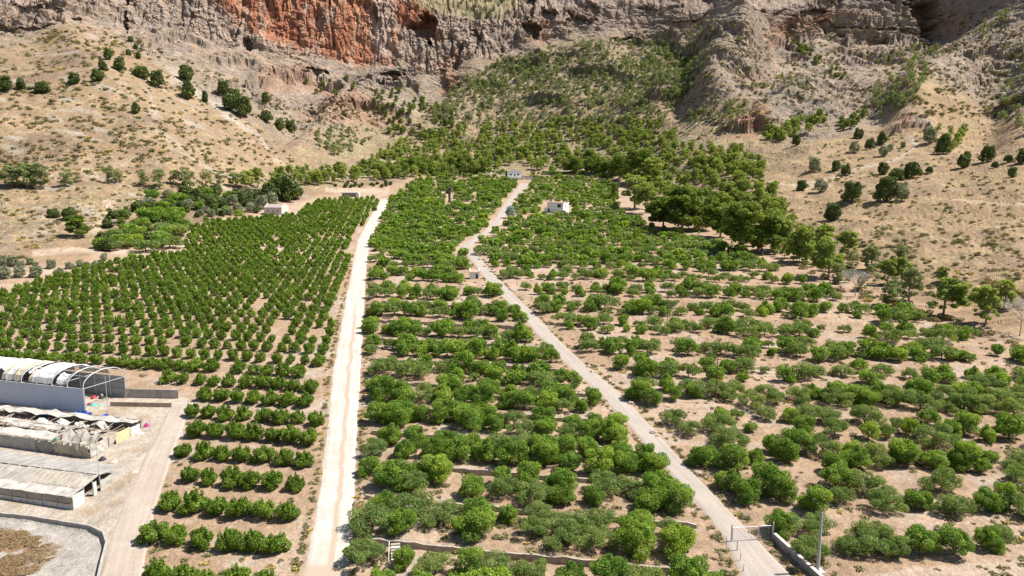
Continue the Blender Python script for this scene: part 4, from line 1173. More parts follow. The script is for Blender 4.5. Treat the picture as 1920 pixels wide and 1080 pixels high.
belt([(1550, 148), (1560, 128), (1585, 132), (1580, 148)], 7, 6, 9, 'pine', 'green pine on the saddle', 4)
belt([(1620, 225), (1640, 160), (1700, 126), (1740, 122), (1730, 170), (1690, 205), (1650, 222)], 52, 6, 10, 'pine_far', 'grey green pine in the right valley', 4.5)
belt([(1640, 120), (1660, 96), (1760, 84), (1770, 104), (1720, 118)], 26, 6, 9, 'pine_far', 'grey green pine below the deep recess', 5)
belt([(1868, 240), (1880, 170), (1925, 100), (1990, 120), (1990, 262), (1920, 258)], 50, 6, 10, 'pine_far', 'grey green pine on the far right slope', 4)
belt([(1380, 165), (1480, 130), (1530, 165), (1440, 172)], 14, 6, 9, 'pine_far', 'grey green pine under the domed spur', 6)
belt([(1280, 215), (1350, 190), (1420, 200), (1380, 232), (1300, 236)], 26, 5.5, 8.5, 'pine_far', 'grey green pine beneath the spur', 6)
belt([(860, 0), (900, -8), (1000, -8), (985, 30), (900, 38)], 26, 5, 8, 'pine_far', 'grey green pine on the ledge above the cliffs', 6)
belt([(1280, 60), (1310, 45), (1340, 70), (1290, 96)], 10, 5, 8, 'pine_far', 'grey green pine beside the spur top', 6)
belt([(1820, 70), (1850, 40), (1900, 10), (1900, 20), (1860, 60)], 14, 5, 8, 'pine_far', 'grey green pine in the steep right gully', 5)
belt([(1750, 260), (1760, 235), (1810, 250), (1800, 285), (1768, 296)], 16, 6, 10, 'pine', 'green pine by the red cutting', 4)
belt([(500, 362), (520, 325), (580, 325), (610, 340), (570, 356)], 20, 7.5, 11, 'pine', 'pale pine behind the big dark cypress clump', 4.5)
belt([(1190, 340), (1290, 305), (1400, 315), (1448, 372), (1490, 425), (1470, 448), (1390, 420), (1290, 400), (1230, 372)], 95, 8, 15, 'pine', 'pale green pine filling the ravine', 3.9)
belt([(1225, 418), (1300, 372), (1430, 385), (1520, 440), (1600, 505), (1570, 532), (1480, 498), (1400, 466), (1300, 436)], 62, 5, 10, 'pine', 'pale green pine on the lower ravine side', 3.4)
belt([(1480, 470), (1560, 480), (1640, 520), (1700, 560), (1640, 560), (1560, 530)], 12, 4, 8, 'pine_far', 'thin pine on the open ravine bank', 5)
belt([(700, 300), (780, 262), (860, 200), (940, 130), (1090, 85), (1290, 85), (1320, 115), (1260, 225), (1180, 262), (960, 290)], 900, 1.6, 3.6, 'pine_far', 'young pine in the gully', 0, 404)
belt([(1190, 345), (1290, 300), (1400, 310), (1450, 375), (1560, 460), (1610, 515), (1570, 535), (1400, 466), (1250, 425)], 170, 1.5, 4, 'pine', 'young pine in the ravine', 0)
# trees one can pick out, by where they stand: column, row of the foot, height in pixels, kind, width, label
NAMED = [
 (1278, 436, 88, 'pine_dark', 1.25, 'big dark pine at the ravine edge above the right orchard'), (1310, 432, 80, 'pine_dark', 1.15, 'tall dark pine second in the ravine clump'),
 (1243, 428, 62, 'pine_dark', 1.2, 'rounded dark pine where the ravine meets the orchard'), (1190, 392, 66, 'pine', 1.2, 'yellow green pine right of the white cottage'),
 (1185, 346, 68, 'pine_dark', 1.25, 'huge dark pine behind the upper right orchard'), (1218, 350, 58, 'pine', 1.2, 'broad pine beside the huge dark pine'), (1160, 338, 46, 'pine_dark', 1.2, 'dark pine at the orchard corner'),
 (1212, 400, 60, 'pine', 1.2, 'bright pine near the white cottage'), (1150, 376, 34, 'pine_dark', 0.7, 'slim dark cypress like tree in the upper right orchard'),
 (1390, 476, 98, 'pine_dark', 1.05, 'tallest dark umbrella pine at the ravine mouth'), (1428, 474, 78, 'pine_dark', 1.1, 'dark umbrella pine leaning beside the tallest one'), (1350, 446, 70, 'pine_dark', 1.1, 'dark pine behind the umbrella pines'),
 (1460, 470, 64, 'pine', 1.1, 'pale pine just behind the umbrella pines'), (1510, 494, 72, 'pine', 1.05, 'pale umbrella pine with a slanting trunk'), (1553, 524, 82, 'pine', 1.0, 'umbrella pine with a tall forked trunk beside the dead grey tree'),
 (1588, 486, 56, 'pine', 1.05, 'wide pine behind the dead grey tree'), (1540, 478, 60, 'pine', 1.0, 'pale pine between the umbrella pines'), (1633, 508, 52, 'pine_far', 0.95, 'thin pale pine alone on the bare hill edge'),
 (1682, 500, 44, 'pine_far', 1.0, 'thin pale pine at the back of the hillside clump'), (1663, 536, 52, 'pine', 0.95, 'pine with crooked trunk in the hillside clump'), (1690, 530, 50, 'pine', 1.0, 'middle pine in the hillside clump'),
 (1704, 564, 66, 'pine_far', 0.9, 'tall thin pine fronting the hillside clump'), (1675, 572, 44, 'pine_far', 1.25, 'low grey pine at the foot of the hillside clump'),
 (1768, 595, 78, 'pine', 1.3, 'broad spreading pine alone on the bare hill foot'), (1765, 528, 30, 'pine', 1.2, 'small pine behind the broad spreading pine'),
 (1847, 612, 80, 'pine', 0.95, 'slender pine near the right edge of the photo'), (1882, 578, 56, 'pine', 0.95, 'small pine leaning behind the slender one'),
 (22, 352, 44, 'pine_far', 1.0, 'grey green pine first in the row below the left hill'), (50, 354, 52, 'pine_far', 1.1, 'tallest grey green pine below the left hill'), (76, 352, 48, 'pine_far', 1.0, 'grey green pine third in the row below the left hill'),
 (122, 350, 34, 'pine_far', 1.2, 'low pine standing apart below the left hill'), (205, 345, 32, 'pine_far', 1.1, 'small pine midway along the left hill foot'), (226, 343, 28, 'pine_far', 1.1, 'smallest pine of the left hill foot'),
 (268, 348, 28, 'pine_far', 1.1, 'pale pine left of the taller one at the hill foot'), (300, 354, 38, 'pine_far', 1.1, 'pale pine above the scrub clump'), (326, 348, 30, 'pine_far', 1.0, 'slim pine above the scrub clump'),
 (356, 354, 42, 'pine_far', 1.1, 'wide pale pine at the hill foot'), (386, 348, 32, 'pine_far', 1.0, 'pale pine fourth from the dark clump'), (411, 348, 26, 'pine_far', 1.0, 'small pine third from the dark clump'),
 (441, 352, 30, 'pine', 1.1, 'green pine near the dark clump'), (462, 354, 36, 'pine', 1.1, 'green pine touching the dark clump'), (484, 352, 40, 'pine', 1.1, 'tall green pine beside the dark clump'),
 (531, 376, 56, 'carob', 1.05, 'big very dark green tree above the ruined house'), (508, 374, 36, 'carob', 1.1, 'lower dark green tree beside the big dark one'), (552, 374, 38, 'carob', 1.0, 'dark green tree right of the big dark one'),
 (490, 392, 28, 'olive', 1.2, 'grey olive tree behind the ruined house'), (510, 388, 28, 'olive', 1.2, 'round grey olive tree nearest the ruined house'), (470, 398, 18, 'olive', 1.3, 'small grey olive beside the garden wall'), (448, 400, 18, 'olive', 1.3, 'small grey olive at the end of the garden wall'),
 (150, 445, 42, 'pine_dark', 1.5, 'broad dark tree over the dry gully'), (130, 412, 24, 'carob', 1.5, 'wide dark bush on the dry terrace'), (100, 408, 18, 'carob', 1.6, 'low dark bush on the dry terrace'),
 (203, 112, 22, 'carob', 0.9, 'dark bush at the top of the hillside row'), (193, 133, 20, 'carob', 1, 'dark bush second in the hillside row'), (224, 133, 26, 'carob', 1, 'round dark bush on the hill'),
 (184, 152, 22, 'carob', 1.3, 'pair of dark bush crowns low on the hill'), (265, 146, 26, 'carob', 1.2, 'dark bush right of the hill crest'), (295, 162, 30, 'carob', 1.1, 'large dark bush facing the scree'),
 (351, 153, 34, 'carob', 1.1, 'largest dark bush by the scree'), (353, 184, 32, 'carob', 1.1, 'dark bush below the largest one'), (140, 158, 22, 'carob', 1.2, 'dark bush alone on the grassy hill'),
 (80, 175, 24, 'carob', 1.3, 'wide bush near the hill left side'), (40, 168, 22, 'carob', 1.0, 'slim bush near the hill left side'), (10, 170, 28, 'carob', 1.3, 'greyish bush at the photo left edge'),
 (420, 180, 28, 'carob', 1, 'dark tree at the top of the scree clump'), (432, 208, 32, 'carob', 1.3, 'dark tree in the scree clump'), (458, 218, 36, 'carob', 1.1, 'large dark tree ending the scree clump'), (440, 190, 24, 'carob', 1.2, 'dark tree in the middle of the scree clump'),
 (498, 192, 22, 'carob', 0.8, 'narrow dark tree below the rocks'), (500, 228, 24, 'carob', 1, 'dark green tree on the hill flank'), (525, 242, 22, 'carob', 1, 'dark green tree lower on the hill flank'), (545, 248, 22, 'carob', 1.1, 'green tree lowest on the hill flank'),
 (385, 192, 22, 'carob', 0.7, 'thin dark bush near the scree'), (255, 212, 20, 'carob', 1.1, 'dark bush on the pale hillside patch'), (245, 77, 10, 'carob', 1.2, 'tiny dark bush at the hill crest'), (260, 110, 12, 'carob', 1, 'tiny bush below the hill crest'), (241, 104, 12, 'carob', 1, 'tiny bush beside the crest row'), (255, 92, 10, 'carob', 1, 'tiny bush right under the crest'),
]
for x_, y_, h_px, lab in [(1610, 260, 20, 'round bush high on the bare hill'), (1493, 272, 20, 'dark bush under the pine row'), (1630, 279, 20, 'dark round bush mid hill'), (1653, 270, 22, 'dark bush beside the red cutting'), (1602, 286, 22, 'pale green bush mid hill'),
    (1657, 292, 20, 'wide bush above the pale track'), (1693, 277, 12, 'small bush beside the pale track'), (1668, 283, 14, 'small bush above the pale track bend'), (1567, 320, 22, 'green bush left of the track'), (1585, 328, 20, 'dark bush left of the track'),
    (1527, 323, 28, 'thin pale bush near the ravine pines'), (1655, 328, 24, 'wide dark bush on the track edge'), (1680, 340, 28, 'bush right of the wide dark one'), (1710, 334, 34, 'tall dark bush in the hill middle'), (1742, 324, 14, 'low dark bush right of the tall one'),
    (1805, 315, 26, 'dark tree like bush under the spur'), (1812, 300, 16, 'bush behind the tree like bush'), (1852, 303, 30, 'large dark bush near the right edge'), (1865, 315, 14, 'low bush below the large dark bush'), (1897, 333, 20, 'round bush near the right edge'),
    (1890, 304, 16, 'yellowish bush near the right edge'), (1917, 305, 26, 'tall bush cut by the right edge'), (1743, 268, 30, 'pale tree beside the red cutting'), (1768, 288, 36, 'tall green tree below the red cutting'), (1598, 378, 38, 'dark round bush in the hill foreground'),
    (1663, 377, 46, 'large leafy bush in the hill foreground'), (1690, 377, 36, 'pale bush beside the large leafy one'), (1503, 357, 22, 'slim dark bush on the track'), (1540, 360, 26, 'pale bush on the track'), (1561, 413, 32, 'dark bush alone above the pines')]:
    NAMED.append((x_, y_, h_px, 'carob' if 'dark' in lab else 'olive' if 'pale' in lab else 'carob', 1.1, lab))
CATS = {'pine': ('pine_tree', 'pine tree'), 'pine_far': ('pine_tree', 'pine tree'), 'pine_dark': ('pine_tree', 'pine tree'), 'carob': ('carob_tree', 'carob tree'), 'olive': ('olive_tree', 'olive tree')}
for px, py, hp, kind, wide, lab in NAMED:
    x, y, z = hit(px, py); _, _, d = project(x, y, z)
    nm, ct = CATS[kind]
    plant(nm, kind, x, y, z, hp * d / F / 0.99, lab, ct, None, 0 if d < 420 else 1, wide * (0.88 if kind in ('carob', 'olive') else 1.22))
# olives on the strip by the left edge, and the clump of scrubby trees beside it
for i, (px, py, hp) in enumerate([(3, 497, 20), (25, 498, 20), (39, 502, 14), (57, 496, 13), (67, 501, 11), (97, 503, 18), (131, 504, 14), (150, 500, 14), (163, 504, 14), (181, 501, 13), (195, 489, 15), (8, 522, 24), (37, 520, 20), (68, 519, 22), (110, 519, 18)]):
    x, y, z = hit(px, py); _, _, d = project(x, y, z)
    row_, k = ('upper', i) if i < 11 else ('lower', i - 11)
    plant('olive_tree', 'olive', x, y, z, hp * d / F, f'small grey olive tree, {ordn(k)} from the photo edge in the {row_} strip row', 'olive tree', 'olive trees on the bare strip', 1, 1.25)
def clump(poly, n, h0, h1, kinds, head, name, cat, group, mind, wide=1.3):
    for i, (x, y, z, h) in enumerate(scatter(poly, n, h0, h1, mind)):
        px, py, d = project(x, y, z + h * 0.5)
        plant(name, kinds[int(RNG.integers(len(kinds)))], x, y, z, h, f'{head}, {where(px, py)}', cat, group, 1, wide)
clump([(165, 462), (210, 440), (290, 425), (345, 420), (338, 452), (320, 466), (270, 474), (190, 472)], 26, 4.5, 7, ['carob', 'lemon', 'almond', 'lemon'], 'leafy garden tree', 'garden_tree', 'garden tree', 'garden trees beyond the young orchard', 4.5)
clump([(200, 430), (215, 400), (300, 385), (345, 398), (345, 420), (280, 424)], 24, 4.5, 7.5, ['carob', 'lemon', 'pine_dark', 'lemon'], 'leafy garden tree', 'garden_tree', 'garden tree', 'garden trees beyond the young orchard', 4.5)
clump([(260, 392), (270, 375), (400, 365), (500, 366), (500, 384), (400, 392), (345, 396)], 34, 4.5, 8, ['carob', 'lemon', 'carob', 'olive'], 'leafy garden tree', 'garden_tree', 'garden tree', 'garden trees beyond the young orchard', 5)
clump([(360, 408), (370, 396), (470, 394), (490, 400), (440, 408)], 14, 3, 4.5, ['lemon', 'olive', 'carob'], 'low garden tree by the ruined house', 'garden_tree', 'garden tree', 'garden trees beyond the young orchard', 4)
clump([(620, 352), (630, 346), (735, 345), (735, 352)], 16, 2.2, 3.2, ['carob'], 'small dark tree edging the cleared plot', 'hedge_tree', 'tree', 'small dark trees edging the cleared plot', 4)
clump([(1040, 408), (1060, 400), (1170, 405), (1210, 416), (1160, 414)], 14, 2.5, 3.5, ['carob', 'lemon'], 'dark garden tree by the white cottage', 'garden_tree', 'garden tree', 'garden trees around the white cottage', 4)

# the pines of the belts: the 230 that show largest, the rest as one mass
pines.sort(key=lambda p: p[1] / p[3])
for (x, y, z, h, w, kind, head) in pines[:232]:
    px, py, d = project(x, y, z + h * 0.55)
    plant('pine_tree', kind, x, y, z, h, f'{head}, {where(px, py)}', 'pine tree', 'pines growing wild below the cliffs', 1, w)
by = {}
for (x, y, z, h, w, kind, head) in pines[232:]: by.setdefault(kind, []).append((kind, x, y, z, h, w))
print('pines', len(pines), {k: len(v) for k, v in by.items()})
for kind, items in by.items():
    mass('distant_pines', items, kind, {'pine': 'pale green pines reading as one mass behind the orchards', 'pine_far': 'grey green pines scattered thinly over the upper slopes', 'pine_dark': 'dark pines dotted in the gullies'}[kind], 2)

# low scrub: those that show largest one by one, the rest as ground cover
bush = []
def scrubs(poly, n, h0, h1, lo=None):
    for q in scatter(poly, n, h0, h1, 0, lo): bush.append(q + ('scrub' if RNG.random() < 0.9 else 'yellow',))
scrubs([(-20, 340), (-20, 90), (140, 62), (300, 130), (480, 238), (560, 300), (480, 335), (200, 345)], 1300, 0.5, 2.2, 411)
scrubs([(1480, 480), (1430, 340), (1500, 290), (1700, 210), (1930, 230), (1930, 600), (1800, 560), (1650, 540)], 1000, 0.4, 1.4, 412)
scrubs([(-20, 60), (200, 50), (400, 130), (560, 200), (700, 180), (760, 240), (620, 290), (480, 230), (300, 120)], 800, 0.6, 2.2, 413)
scrubs([(700, 300), (860, 150), (1000, 90), (1320, 70), (1480, 140), (1620, 210), (1420, 260), (1200, 260), (900, 290)], 1500, 0.7, 2.6, 414)
scrubs([(1290, 40), (1920, 20), (1920, 220), (1640, 220), (1480, 130), (1330, 90)], 1500, 0.8, 2.6, 415)
scrubs([(-20, 520), (-20, 360), (340, 345), (330, 370), (180, 430), (60, 480)], 160, 0.5, 1.6, 416)
scrubs([(1380, 480), (1440, 470), (1600, 540), (1760, 590), (1930, 650), (1930, 668), (1800, 622), (1560, 545), (1450, 500)], 60, 0.6, 1.8)
scrubs([(1660, 580), (1700, 575), (1790, 600), (1700, 600)], 8, 1.0, 1.8)
bush.sort(key=lambda b: b[1] / b[3])
for x, y, z, h, kind in bush[:300]:
    px, py, d = project(x, y, z + h * 0.4)
    plant('scrub_bush', kind, x, y, z, h, f'{"low dry olive bush" if kind == "scrub" else "low dry yellow bush"}, {where(px, py)}', 'bush', 'low bushes dotted over the dry hills', 1 if d < 450 else 2, 1.1, False)
rest = bush[300:]
for kind in ('scrub', 'yellow'):
    it = [(k, x, y, z, h, 1.15) for x, y, z, h, k in rest if k == kind]
    mass('scrub', it, kind, 'low dry scrub dotted over the mountain' if kind == 'scrub' else 'yellow dry broom dotted over the mountain', 2)

# bare bleached trees at the hill foot
def dead_tree(px, py, hp, lab):
    x, y, z = hit(px, py); _, _, d = project(x, y, z); h = hp * d / F
    root = empty('dead_tree', (x, y, z)); tag(root, lab, 'dead tree', 'bleached dead trees at the hill foot')
    rng = np.random.default_rng(int(px)); tr = MB(); br = MB()
    f = Vector((0.1 * h * 0.1, 0, h * 0.35)); tr.path([Vector((0, 0, -0.3)), Vector((0.05, 0, h * 0.15)), f], [0.22, 0.17, 0.13], 7)
    def grow(p, dr, ln, r, lv):
        q = p + dr * ln; br.bar(p, q, r, r * 0.6, 4)
        if lv == 0: return
        for i in range(4 if lv > 1 else 5):
            n = Vector(rng.normal(size=3)) * 0.62; n.z = abs(n.z) * 0.5
            grow(p.lerp(q, 0.55 + 0.45 * rng.random()), (dr + n).normalized(), ln * (0.6 + 0.2 * rng.random()), r * 0.55, lv - 1)
    for i in range(6):
        a = i * 1.05 + rng.random(); grow(f, Vector((cos(a) * 0.75, sin(a) * 0.75, 0.75)).normalized(), h * 0.27, 0.10, 4)
    tr.build('trunk', M_DEAD, root); br.build('branches', M_DEAD, root)
dead_tree(1603, 556, 58, 'bleached grey dead tree below the umbrella pines'); dead_tree(1912, 630, 82, 'bleached grey dead tree cut by the photo edge')
x, y, z = hit(957, 409); _, _, d = project(x, y, z)
plant('silver_shrub', 'silver', x, y, z, 22 * d / F, 'round silver blue shrub beside the grey lane', 'shrub', None, 1, 1.0)
# ------------------------------------------------------------------ walls, sheds, houses, poles and small things
M_CONC = plain('grey concrete', (0.40, 0.36, 0.315), 0.9, 0.2, 0.8, streak=0.25)
M_STONE = plain('terrace stone', (0.36, 0.30, 0.245), 0.95, 0.35, 1.8)
M_WHITE = plain('whitewash', (0.80, 0.79, 0.77), 0.85, 0.06, 0.8, streak=0.08)
M_OLDW = plain('weathered plaster', (0.62, 0.56, 0.50), 0.9, 0.15, 0.7, streak=0.2)
M_TILE = plain('clay tile', (0.50, 0.30, 0.20), 0.85, 0.2, 2)
M_DARK = plain('dark opening glass', (0.03, 0.035, 0.04), 0.35, 0.1, 1)
M_BLUEW = plain('blue grey sheet metal', (0.47, 0.52, 0.61), 0.5, 0.05, 0.3, 0.0, 0.4, streak=0.08)
M_GREYP = plain('grey panel', (0.36, 0.36, 0.35), 0.7, 0.08, 0.5, streak=0.15)
M_STEEL = plain('galvanised steel', (0.50, 0.52, 0.53), 0.45, 0.1, 2, 0.3, 0.5)
M_FILM = plain('white plastic film', (0.62, 0.61, 0.585), 0.5, 0.2, 0.5, 0, 0.35, streak=0.2)
M_CREAM = plain('yellowed plastic film', (0.50, 0.44, 0.31), 0.5, 0.12, 0.6)
M_NET = plain('dusty shade netting', (0.33, 0.295, 0.25), 0.9, 0.22, 0.35)
M_NETL = plain('pale dusty film', (0.43, 0.395, 0.345), 0.8, 0.28, 0.45)
M_WOOD = plain('grey timber', (0.33, 0.26, 0.19), 0.9, 0.25, 2)
M_RUST = plain('rusty iron', (0.15, 0.07, 0.045), 0.85, 0.3, 3)
M_BLUE = plain('blue plastic', (0.03, 0.12, 0.52), 0.45, 0.1, 2); M_GREEN = plain('green plastic', (0.04, 0.28, 0.16), 0.45, 0.15, 2)
M_TEAL = plain('turquoise plastic', (0.08, 0.45, 0.36), 0.5, 0.15, 2); M_RED = plain('dark red plastic', (0.30, 0.03, 0.05), 0.5, 0.15, 2)
M_BLACK = plain('black rubber', (0.025, 0.025, 0.03), 0.6, 0.2, 2); M_MAG = plain('magenta cloth', (0.33, 0.04, 0.16), 0.8, 0.15, 2)
M_BUFF = plain('buff panel', (0.58, 0.48, 0.28), 0.8, 0.12, 1)
M_ROCK = plain('pale boulder', (0.42, 0.35, 0.285), 0.95, 0.3, 1.5)
def V3(px, py): return Vector(hit(px, py))
def gz(x, y): return ground(x, y)

# --- terrace walls of the middle orchard
def wall_along(name, pts, thick, top, label, cat, m, group=None, low=0.9, jag=0.05, cap=None):
    """a wall following ground points; pts: (x, y, z_top, z_bottom)"""
    root = empty(name, (pts[0][0], pts[0][1], pts[0][3])); tag(root, label, cat, group)
    o0 = Vector(root.location); mb = MB(); P = [Vector(p[:3]) - o0 for p in pts]
    rows_ = []
    for i, p in enumerate(pts):
        a = Vector(pts[max(0, i - 1)][:2]); b = Vector(pts[min(len(pts) - 1, i + 1)][:2]); d = (b - a).normalized(); n = Vector((-d.y, d.x))
        j = jag * RNG.normal()
        q = Vector(p[:2]) - o0.xy
        rows_.append([(q.x - n.x * thick / 2, q.y - n.y * thick / 2, p[3] - o0.z), (q.x - n.x * thick / 2 * 0.9, q.y - n.y * thick / 2 * 0.9, p[2] - o0.z + j),
                      (q.x + n.x * thick / 2 * 0.9, q.y + n.y * thick / 2 * 0.9, p[2] - o0.z + j), (q.x + n.x * thick / 2, q.y + n.y * thick / 2, p[3] - o0.z)])
    vs = [v for r in rows_ for v in r]; fs = []
    for i in range(len(rows_) - 1):
        for k in range(4):
            a, b = i * 4 + k, i * 4 + (k + 1) % 4
            fs.append((a, b, b + 4, a + 4))
    n4 = (len(rows_) - 1) * 4
    fs += [(3, 2, 1, 0), (n4, n4 + 1, n4 + 2, n4 + 3)]
    mb.add(vs, fs); mb.build('wall', m, root)
    if cap:
        cb = MB(); w2 = thick / 2 + 0.06; vs = []; fs = []
        for i, p in enumerate(pts):
            a = Vector(pts[max(0, i - 1)][:2]); b = Vector(pts[min(len(pts) - 1, i + 1)][:2]); d = (b - a).normalized(); n = Vector((-d.y, d.x)); q = Vector(p[:2]) - o0.xy
            for sg, hz in ((-1, jag), (-1, jag + 0.1), (1, jag + 0.1), (1, jag)): vs.append((q.x + sg * n.x * w2, q.y + sg * n.y * w2, p[2] - o0.z + hz + 0.1))
        for i in range(len(pts) - 1):
            for k in range(4):
                a, b = i * 4 + k, i * 4 + (k + 1) % 4; fs.append((a, b, b + 4, a + 4))
        n4 = (len(pts) - 1) * 4; fs += [(3, 2, 1, 0), (n4, n4 + 1, n4 + 2, n4 + 3)]
        cb.add(vs, fs); cb.build('coping', cap, root)
    return root
for k, T in enumerate(MID_T[1:-2]):
    pts = []
    for s in np.arange(-140, 40, 1.3):
        x, y = from_st(s, T - 0.42)
        if not (float(ex(TRK_R, y)) + 1.6 < x < float(ex(LANE_L, y)) - 1.6): continue
        xu, yu = from_st(s, T + 0.5); xl, yl = from_st(s, T - 1.2)
        zl = gz(xl, yl); zu = max(gz(xu, yu), zl + 0.55)
        pts.append((x, y, zu + 0.10, zl - 0.3))
    if len(pts) > 3:
        wall_along('terrace_wall', pts, 0.42, 0, f'low grey stone terrace wall across the middle orchard, {ordn(k)} up from the bottom', 'terrace wall', M_STONE, 'terrace walls of the middle orchard', jag=0.07)

# --- wall round the dry lot
pts = []
for (xa, ya), (xb, yb) in zip(LOT_W[0:8], LOT_W[1:9]):
    n = max(2, int(math.hypot(xb - xa, yb - ya) / 1.0))
    for i in range(n):
        x, y = xa + (xb - xa) * i / n, ya + (yb - ya) * i / n
        if y > 60: pts.append((x, y, gz(x, y + 1.2) + 0.03 if len(pts) < 30 else max(gz(x + 1.2, y), gz(x, y)) + 0.03, gz(x, y - 1.0) - 0.5))
wall_along('retaining_wall', pts, 0.35, 0, 'low curving concrete wall around the dry gravel lot', 'wall', M_CONC, jag=0.02)

# --- the farm hangar
C0 = V3(160, 776); C1 = V3(238, 745); wv = (C1 - C0); wv.z = 0; span = wv.length; wv.normalize(); uv_ = Vector((-wv.y, wv.x, 0))
if uv_.x > 0: uv_ = -uv_
zf = C0.z - 0.1
def _eave_miss(a):
    q = C0 + Vector((-cos(a), sin(a), 0)) * 24 + Vector((0, 0, 5.2)); px, py, _ = project(*q)
    return abs(float(py) - float(np.interp(float(px), [-200, 160], [695.5, 727])))
best = min((_eave_miss(a), a) for a in np.linspace(0.0, 0.5, 101))
uv_ = Vector((-cos(best[1]), sin(best[1]), 0)); print('hangar axis', best)
EH = 5.3; RISE = 2.9; BAY = 4.0; NB = 9
hang = empty('farm_hangar', (C0.x, C0.y, zf)); tag(hang, 'blue grey farm hangar with torn white film over its arches', 'hangar')
def HP(u, w, z): return uv_ * u + wv * w + Vector((0, 0, z))
def corr(p0, p1, h, n, amp, nrm_):
    mb = MB(); r0, r1 = [], []
    for i in range(n + 1):
        p = p0.lerp(p1, i / n) + nrm_ * (amp if i % 2 else -amp)
        r0.append(tuple(p + Vector((0, 0, -0.3)))); r1.append(tuple(p + Vector((0, 0, h))))
    mb.sheet([r0, r1], 0.04); return mb
corr(HP(0, 0, 0), HP(BAY * NB, 0, 0), EH, 150, 0.035, wv).build('front_wall', M_BLUEW, hang)
gi = MB(); gi.bar(HP(-0.05, -0.08, EH), HP(BAY * NB, -0.08, EH), 0.12, n=6); gi.build('gutter', M_STEEL, hang)
bw = MB()
for i in range(NB):
    bw.box(HP(BAY * (i + 0.5), span, EH / 2), (BAY - 0.08, 0.1, EH), math.atan2(uv_.y, uv_.x))
for z in (1.3, 2.6, 3.9): bw.bar(HP(0, span - 0.14, z), HP(BAY * NB, span - 0.14, z), 0.07, n=5)
bw.build('back_wall', M_GREYP, hang)
def arc(t):     # across the span
    a = pi * (1 - t); return span / 2 + span / 2 * cos(a), EH + RISE * sin(a) ** 0.85 if 0 < t < 1 else EH
def A(u, t): w, z = arc(t); return HP(u, w, z)
for i in range(NB + 1):
    m_ = MB(); m_.path([A(BAY * i, t) for t in np.linspace(0, 1, 15)], 0.11, 5)
    if i % 2 == 0: m_.bar(A(BAY * i, 0), A(BAY * i, 1), 0.06)
    for t in (0.3, 0.5, 0.7): m_.bar(A(BAY * i, t), HP(BAY * i, arc(t)[0], EH), 0.035, n=4) if i == 0 and False else None
    m_.build('arch', M_STEEL, hang)
for i in range(0, NB + 1, 1):
    m_ = MB(); m_.bar(HP(BAY * i, 0.12, -0.2), HP(BAY * i, 0.12, EH), 0.11); m_.bar(HP(BAY * i, span - 0.2, -0.2), HP(BAY * i, span - 0.2, EH), 0.11); m_.build('post', M_STEEL, hang)
pu = MB()
for t in (0.25, 0.5, 0.75): pu.bar(A(0, t), A(BAY * NB, t), 0.05, n=4)
pu.build('purlin', M_STEEL, hang)
def film(u0, u1, t0, t1, m_, sag=0.12):
    mb = MB(); R = []
    for t in np.linspace(t0, t1, 9):
        R.append([tuple(A(u0 + (u1 - u0) * f, t) + Vector((0, 0, 0.14 - sag * sin(pi * f) + 0.05 * RNG.normal()))) for f in np.linspace(0, 1, 6)])
    mb.sheet(R, 0.03); mb.build('roof_film', m_, hang)
film(BAY * 1.05, BAY * 1.7, 0.05, 0.30, M_FILM, 0.5); film(BAY * 2.02, BAY * 2.95, 0.02, 0.98, M_FILM); film(BAY * 3.0, BAY * 3.3, 0.02, 0.9, M_FILM); film(BAY * 3.55, BAY * 3.75, 0.2, 0.98, M_FILM); film(BAY * 3.3, BAY * 3.98, 0.7, 0.98, M_FILM)
film(BAY * 4.02, BAY * 4.5, 0.02, 0.98, M_CREAM); film(BAY * 4.55, BAY * 5.1, 0.02, 0.98, M_FILM); film(BAY * 5.3, BAY * 5.7, 0.25, 0.75, M_FILM, 0.6); film(BAY * 5.1, BAY * 6.0, 0.78, 0.98, M_FILM)
film(BAY * 5.72, BAY * 6.0, 0.02, 0.98, M_FILM); film(BAY * 5.1, BAY * 5.3, 0.02, 0.9, M_CREAM); film(BAY * 8.0, BAY * 9.0, 0.02, 0.98, M_FILM); film(BAY * 3.3, BAY * 3.5, 0.02, 0.3, M_CREAM); film(BAY * 6.0, BAY * 7.0, 0.02, 0.98, M_FILM); film(BAY * 7.0, BAY * 8.0, 0.02, 0.98, M_FILM); film(BAY * 1.0, BAY * 2.0, 0.86, 0.98, M_CREAM); film(BAY * 1.2, BAY * 1.9, 0.62, 0.7, M_FILM, 0.3)
mb = MB(); mb.box(HP(BAY * 4.5, span / 2, -0.1), (BAY * NB + 1, span, 0.2), math.atan2(uv_.y, uv_.x)); mb.build('floor_slab', plain('dusty slab', (0.55, 0.48, 0.40), 0.9, 0.12, 0.5), hang)

# --- low walls beside the hangar
def straight_wall(p0, p1, h, thick, name, label, cat, m, cap=None):
    n = max(3, int((p1 - p0).length / 1.5)); pts = []
    for i in range(n + 1):
        p = p0.lerp(p1, i / n); pts.append((p.x, p.y, p.z + h, p.z - 0.4))
    return wall_along(name, pts, thick, 0, label, cat, m, jag=0.01, cap=cap)
straight_wall(V3(241, 745), V3(335, 747), 1.9, 0.3, 'yard_wall', 'grey block wall running right from the open hangar end', 'wall', M_CONC)
straight_wall(V3(208, 761), V3(322, 763), 0.9, 0.4, 'loading_wall', 'low brown concrete wall in front of the hangar opening', 'wall', plain('stained concrete', (0.36, 0.285, 0.21), 0.9, 0.25, 1))
p = V3(243, 744); mb = MB(); mb.box((0, 0, 1.05), (1.2, 0.08, 2.2), 0.5, (0.25, 0.2)); o = mb.build('leaning_board', M_NETL, None, p + Vector((0, -0.5, 0))); tag(o, 'pale board leaning against the grey block wall', 'board')
